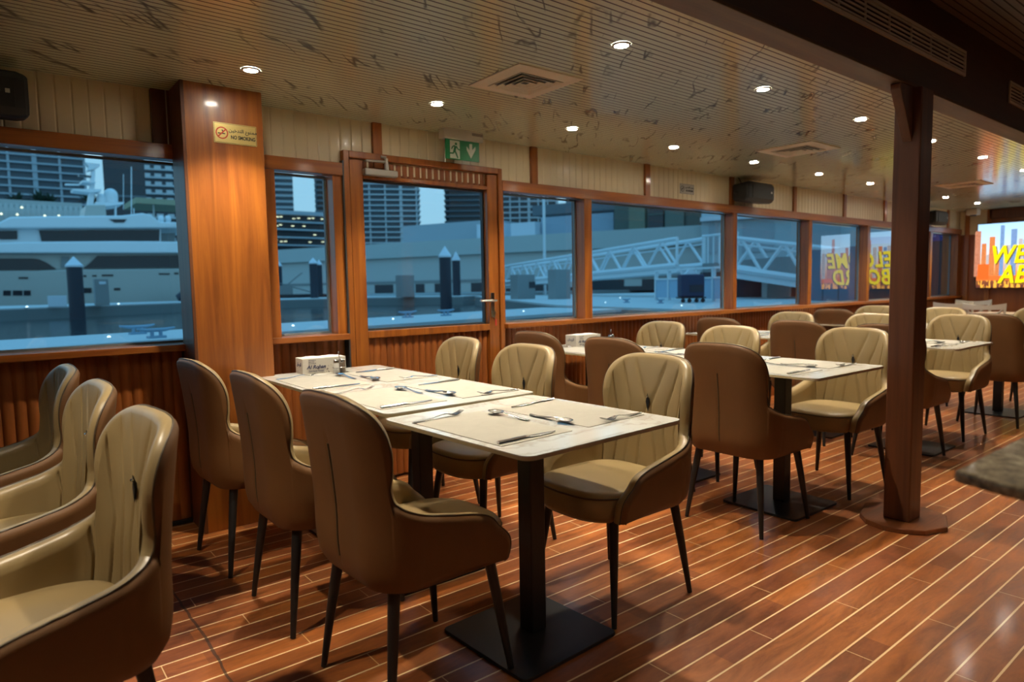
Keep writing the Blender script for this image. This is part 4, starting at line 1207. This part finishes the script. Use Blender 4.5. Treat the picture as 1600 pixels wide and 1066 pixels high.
for k, (px, r_) in enumerate([(28, 1.6), (62, 1.8), (78, 1.4), (140, 1.7)]):
    c = O(px, 306, 95); P = MB()
    t = thing('palm_bush', 'dark round bush on the terrace behind the yacht, %s from the left' % ordn[k], 'bush', (c.x, c.y, c.z - 1.6), 0, 'terrace bushes')
    for q in range(70):
        an = rs.uniform(0, 2 * PI); el = rs.uniform(.1, 1.4); L_ = r_ * rs.uniform(.7, 1.2)
        d = Vector((math.cos(an) * math.cos(el), math.sin(an) * math.cos(el), math.sin(el))); s_ = d.cross(Vector((0, 0, 1))).normalized() * .14
        e = d * L_ + Vector((0, 0, -.35 * math.cos(el)))
        P.add([(0, 0, .6), tuple(d * L_ * .55 + s_ + Vector((0, 0, .6))), tuple(e + Vector((0, 0, .6))), tuple(d * L_ * .55 - s_ + Vector((0, 0, .6)))], [(0, 1, 2, 3)])
    P.build('foliage', mat('dark foliage', (.02, .05, .03), .8) if 'dark foliage' not in bpy.data.materials else bpy.data.materials['dark foliage'], t, smooth=0)
    MB().tube([(0, 0, -1.5), (0, 0, .7)], .15, 8).build('stem', M_conc2, t)
# canopy aft of the yacht
p, q = O(205, 309, 70), O(300, 318, 66)
cn = thing('sun_canopy', 'long flat olive canopy behind the yacht stern', 'canopy', (p.x, 68, p.z - 1.2))
MB().box(0, q.x - p.x + 5, 0, 6, .5, 1.0).build('canopy_roof', mat('olive canopy', (.35, .36, .24), .8), cn, smooth=0)
for k in range(3): MB().tube([(1.5 + 4 * k, .5, .5), (1.5 + 4 * k, .5, -5)], .08, 8).build('canopy_post', M_conc, cn)
# parking garage seen in the narrow window
a, b = O(395, 331, 110), O(548, 331, 110)
zt = a.z; zb_ = O(430, 395, 110).z
gg = thing('parking_garage', 'dark open parking garage with rows of small lamps in the narrow window', 'building', (a.x, 110, zb_))
MB().box(0, b.x - a.x, 1, 20, 0, zt - zb_).build('dark_interior', M_tdark, gg, smooth=0)
sl = MB()
for k in range(6): z = (zt - zb_) * k / 5; sl.box(0, b.x - a.x, -.2, 1, z - .12, z + (.5 if k == 5 else .12))
sl.build('floor_slabs', M_slab1, gg, smooth=0)
for k in range(26):
    x = rs.uniform(3, b.x - a.x - 2); z = (zt - zb_) * ((rs.choice([0, 1, 2, 3, 3, 4, 4, 4]) + .55 + rs.uniform(-.1, .1)) / 5)
    MB().box(x - .2, x + .2, .7, .9, z - .05, z + .05).build('lamp', M_warm, gg, smooth=0)
# long low terminal building: wall line y + 2.34 x = 183
def Wl(px, py, off=0):
    d = ray(px, py); k = (183 + off) / (d.y + 2.34 * d.x); return Vector((0, 0, 1.2)) + d * k
lo = thing('terminal_building', 'long low pale terminal building with a ribbed band behind the pontoons', 'building', (Wl(425, 400).x, Wl(425, 400).y, 0))
org = lo.location.copy()
ex_ = (Wl(1300, 400) - Wl(425, 400)); ex_.z = 0; Lw = ex_.length; ex_.normalize(); nx_ = Vector((ex_.y, -ex_.x, 0))
if nx_.dot(-org) < 0: nx_ = -nx_
Mb = Matrix((ex_, nx_, Vector((0, 0, 1)))).transposed().to_4x4()     # x along, y towards us, z up
def wbox(u0, u1, d0, d1, z0, z1, name, m, par=lo):
    return MB().box(u0, u1, d0, d1, z0, z1, Mb).build(name, m, par, smooth=0)
u_of = lambda px: (Wl(px, 400) - org).xy.dot(ex_.xy)
wbox(0, Lw, -12, 0, .6, 5.3, 'lower_wall', M_conc)
M_rib = mat('ribbed cladding', (.44, .49, .48), .6); tt = NT(M_rib)
sx = tt.sep(tt.coords()); ff = tt.math('PINGPONG', tt.math('ADD', sx[0], tt.math('MULTIPLY', sx[1], -.45)), .17)
tt.bump(tt.math('LESS_THAN', ff, .06), .6, .1)
wbox(0, Lw, -12, .5, 5.3, 7.25, 'ribbed_band', M_rib)
wbox(0, Lw, -11, .1, 1.9, 2.2, 'ledge', M_conc2)
for a, b in [(430, 440), (584, 613), (648, 662), (678, 690), (735, 753), (800, 868), (925, 975), (1003, 1024)]:
    wbox(u_of(a), u_of(b), -.5, .04, .62, 1.75, 'dark_opening', M_tdark)
wbox(u_of(790), Lw, 0, .15, .5, 1.0, 'base_shade_strip', M_tdark)  # dark strip along the wall foot, shade put in as colour
for a, b in [(602, 752)]:
    wbox(u_of(a), u_of(b), -10, -4, 7.25, 9.9, 'roof_block', M_slab1)
wbox(u_of(790), u_of(828), -5, -1.5, 7.25, 9.0, 'roof_block', M_cone)
wbox(u_of(829), u_of(945), -9, -3, 7.25, 9.6, 'roof_block', mat('blue grey wall', (.30, .38, .46), .7))
wbox(u_of(733), u_of(775), -7, -2, 7.25, 9.2, 'roof_block', M_cone)
wbox(u_of(782), u_of(940), -16, -9, 10.6, 11.9, 'flat_roof_canopy', M_slab2)
# building and hoarding right of the terminal (behind the gangway)
g1 = thing('glazed_hall', 'dark green glazed hall above the ribbed band in the gangway window', 'building', tuple(Wl(955, 350)[:2]) + (7.3,))
Mg = Mb
Lg = (Wl(1100, 350) - Wl(955, 350)).xy.length
mg = mat('dark green glass', (.05, .085, .075), .3)
MB().box(0, Lg, -14, -1, 0, 12, Mg).build('glass_wall', mg, g1, smooth=0)
for k, (a, b, m_) in enumerate([(.18, .36, mat('olive column', (.16, .18, .13), .7)), (.58, .78, mat('green column', (.11, .15, .13), .7)), (.40, .56, M_tdark)]):
    MB().box(Lg * a, Lg * b, -1, -.6, 0, 12, Mg).build('wall_bay', m_, g1, smooth=0)
for k in range(3): MB().box(Lg * .4, Lg * .56, -.6, -.5, 1.4 + 1.6 * k, 1.6 + 1.6 * k, Mg).build('glazing_bar', mg, g1, smooth=0)
g2 = thing('pale_building', 'pale blue building with shutters behind the right end of the gangway', 'building', tuple(Wl(1100, 350)[:2]) + (.6,))
Lg = (Wl(1420, 350) - Wl(1100, 350)).xy.length
MB().box(0, Lg, -6, 1.2, 0, 14, Mg).build('wall', mat('pale blue wall', (.42, .52, .56), .7), g2, smooth=0)
for a, b in ((.04, .09), (.22, .38), (.55, .7)): MB().box(Lg * a, Lg * b, 1.2, 1.3, 3.6, 6.6, Mg).build('shutter', M_slab1, g2, smooth=0)
MB().box(0, Lg, 1.2, 1.8, 6.9, 7.3, Mg).build('canopy_edge', M_cone, g2, smooth=0)
MB().box(Lg * .0, Lg, 1.2, 1.35, .0, 1.3, Mg).build('dark_base', M_tdark, g2, smooth=0)
lp = thing('lamp_post', 'thin tall pale lamp post in the window right of the door', 'lamp post', tuple(O(851, 412, 34)[:2]) + (.6,))
MB().tube([(0, 0, 0), (0, 0, 9)], .10, 10).build('post', M_steelb, lp)
# ---- gangway -------------------------------------------------------------------
def truss(name, label, b0, b1, h, wd, n):
    t = thing(name, label, 'gangway', tuple(b0))
    b0 = Vector(b0); b1 = Vector(b1); d = b1 - b0; L_ = d.length
    s = Vector((d.y, -d.x, 0)).normalized() * wd
    if s.dot(-b0) < 0: s = -s
    upv = Vector((0, 0, h))
    for k, off in enumerate((Vector((0, 0, 0)), s)):
        tr = MB()
        tr.tube([off, d + off], .12, 6).tube([off + upv, d + off + upv], .085, 6).tube([off + upv * .8, d + off + upv * .8], .03, 6)
        for i in range(n):
            p = d * (i / n); q = d * ((i + 1) / n); m_ = (p + q) / 2
            tr.tube([p + off, m_ + off + upv], .055, 6).tube([m_ + off + upv, q + off], .055, 6)
        tr.tube([off, off + upv], .06, 6).tube([d + off, d + off + upv], .06, 6)
        tr.build('side_truss', M_steelb, t, smooth=40)
    e = d.normalized(); P = [Vector((0, 0, -.05)), s + Vector((0, 0, -.05)), s + d + Vector((0, 0, -.05)), d + Vector((0, 0, -.05))]
    m = MB(); m.add(P + [p - Vector((0, 0, .25)) for p in P], [(0, 1, 2, 3), (7, 6, 5, 4), (0, 4, 5, 1), (1, 5, 6, 2), (2, 6, 7, 3), (3, 7, 4, 0)]); m.build('walkway_floor', M_steelb, t, smooth=0)
    return t
truss('gangway', 'long white sloping truss gangway leading up to the quay', A(800, 442, 47), A(1100, 414, 27), 1.05, 1.3, 10)
truss('gangway', 'short white truss bridge with large triangles in the window left of the column', A(1150, 418, 23), A(1350, 446, 20.5), 1.0, 1.3, 3)
# railing and platform between them
a, b = A(1098, 412, 27), A(1152, 412, 24)
pf = thing('quay_platform', 'railed quay platform at the top of the long gangway', 'platform', tuple(a))
d = b - a; m = MB(); m.tube([(0, 0, 1.1), d + Vector((0, 0, 1.1))], .05, 6)
for k in range(7): m.tube([d * (k / 6), d * (k / 6) + Vector((0, 0, 1.1))], .03, 6)
m.build('railing', M_steelb, pf, smooth=40)
MB().box(-1.5, 6, 0, 2.5, -.6, 0, Matrix.Rotation(math.atan2(d.y, d.x), 4, 'Z')).build('platform_slab', M_conc2, pf, smooth=0)
# hoarding with frames, cart
a, b = A(1024, 466, 23), A(1140, 466, 19)
sc = thing('screen_fence', 'pale blue panelled screen fence behind the luggage cart', 'fence', (a.x, a.y, .65))
d = b - a; d.z = 0; Lf = d.length; Mr = Matrix.Rotation(math.atan2(d.y, d.x), 4, 'Z')
zt = A(1024, 422, 23).z - .65
MB().box(0, Lf, .02, .06, .08, zt * .66, Mr).build('lower_panel', mat('pale blue panel', (.30, .45, .58), .4), sc, smooth=0)
m = MB()
for k in range(6): x = Lf * k / 5; m.box(x - .03, x + .03, -.02, .1, 0, zt, Mr)
m.box(0, Lf, -.02, .1, zt - .06, zt, Mr).box(0, Lf, -.02, .1, zt * .66, zt * .66 + .05, Mr); m.build('fence_frame', M_steelb, sc, smooth=0)
c = A(1080, 466, 19)
ct = thing('luggage_cart', 'dark blue covered luggage cart on small wheels on the walkway', 'cart', (c.x, c.y, .65), -YAW)
MB().box(-.33, .33, -.2, .3, .16, .80).build('cover', mat('navy cloth', (.015, .03, .07), .7), ct, smooth=0, bevel=.04)
MB().box(-.36, .36, -.23, .33, .12, .16).build('tray', M_blackmetal, ct, smooth=0)
MB().box(-.1, .28, -.215, -.19, .3, .5).build('pocket', M_tdark, ct, smooth=0)
for x in (-.28, -.1, .1, .28): MB().lathe([(.06, -.02), (.06, .02)], n=14, M=frame((x, -.18, .06), (1, 0, 0), (0, 0, 1))).build('wheel', M_black, ct)
MB().prism([(-.2, 0), (.15, 0), (.05, .1), (-.08, .14)], -.1, .1, frame((0, 0, .8), (1, 0, 0), (0, 0, 1))).build('white_bag', M_cone, ct, smooth=0)
# quay wall, its dark colour standing for shade under the bridges, and grey block
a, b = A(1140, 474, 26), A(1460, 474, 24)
qv = thing('quay_wall', 'quay wall coloured dark for the shade beneath the short truss bridge', 'quayside wall', (a.x, a.y, .3)); d = b - a; d.z = 0
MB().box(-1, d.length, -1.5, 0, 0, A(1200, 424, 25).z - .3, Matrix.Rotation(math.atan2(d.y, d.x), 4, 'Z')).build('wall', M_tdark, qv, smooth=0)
a = A(1217, 470, 23)
bk = thing('concrete_block', 'grey concrete block below the short truss bridge', 'block', (a.x, a.y, .6), -YAW); MB().box(-.42, .42, 0, .5, 0, A(1217, 428, 23).z - .6).build('block_body', M_conc, bk, smooth=0, bevel=.02)
a, b = A(1262, 478, 19), A(1365, 478, 16)
hd = thing('metal_hoarding', 'tall blue-grey panelled hoarding reflected over by the television', 'hoarding', (a.x, a.y, .3)); d = b - a; d.z = 0
Mr = Matrix.Rotation(math.atan2(d.y, d.x), 4, 'Z')
MB().box(-.3, d.length + 1, .0, .2, 0, 1.75, Mr).build('hoarding_panel', mat('blue grey panel', (.10, .17, .23), .6), hd, smooth=0)
m = MB()
for k in range(5): m.box(d.length * k / 4, d.length * k / 4 + .03, -.02, 0, 0, 1.75, Mr)
m.build('panel_joint', M_slab2, hd, smooth=0)
a, b = A(1370, 478, 15), A(1500, 478, 14)
hv = thing('dark_shed', 'dark shed wall with a blue top stripe outside the last window', 'shed', (a.x, a.y, .3)); d = b - a; d.z = 0
Mr = Matrix.Rotation(math.atan2(d.y, d.x), 4, 'Z')
MB().box(-.2, d.length + 4, .0, 2, 0, 1.7, Mr).build('shed_wall', M_tdark, hv, smooth=0); MB().box(-.2, d.length + 4, -.03, 2, 1.7, 1.85, Mr).build('blue_stripe', mat('blue stripe', (.02, .05, .25), .5), hv, smooth=0)
tag(MB().box(20, 700, 50, 800, .1, .6).build('quay_ground', M_conc2, smooth=0), 'grey quay ground behind the far pontoon', 'ground', kind='stuff')
tag(MB().box(-200, 19.9, 62, 800, .1, .6).build('quay_ground', M_conc2, smooth=0), 'grey quay ground behind the yacht', 'ground', kind='stuff')
# ------------------------------------------------------------------ world and colour
w = bpy.data.worlds.new('dusk'); scene.world = w; w.use_nodes = True
bg = w.node_tree.nodes['Background']; bg.inputs[1].default_value = 1.4
_t = w.node_tree; tc = _t.nodes.new('ShaderNodeTexCoord'); sx_ = _t.nodes.new('ShaderNodeSeparateXYZ'); cr = _t.nodes.new('ShaderNodeValToRGB')
_t.links.new(tc.outputs['Generated'], sx_.inputs[0]); _t.links.new(sx_.outputs[2], cr.inputs[0]); _t.links.new(cr.outputs[0], bg.inputs[0])
cr.color_ramp.elements[0].position = 0; cr.color_ramp.elements[0].color = (.36, .52, .60, 1)
cr.color_ramp.elements[1].position = .7; cr.color_ramp.elements[1].color = (.22, .56, .86, 1)
e_ = cr.color_ramp.elements.new(.25); e_.color = (.30, .53, .68, 1)
scene.view_settings.view_transform = 'Standard'; scene.view_settings.look = 'None'
scene.view_settings.gamma = 1; scene.view_settings.exposure = .12; scene.view_settings.use_curve_mapping = False
scene.cycles.use_denoising = True
scene.cycles.max_bounces = 8; scene.cycles.diffuse_bounces = 6; scene.cycles.transparent_max_bounces = 12; scene.cycles.caustics_reflective = False; scene.cycles.caustics_refractive = False
scene.cycles.sample_clamp_indirect = 6
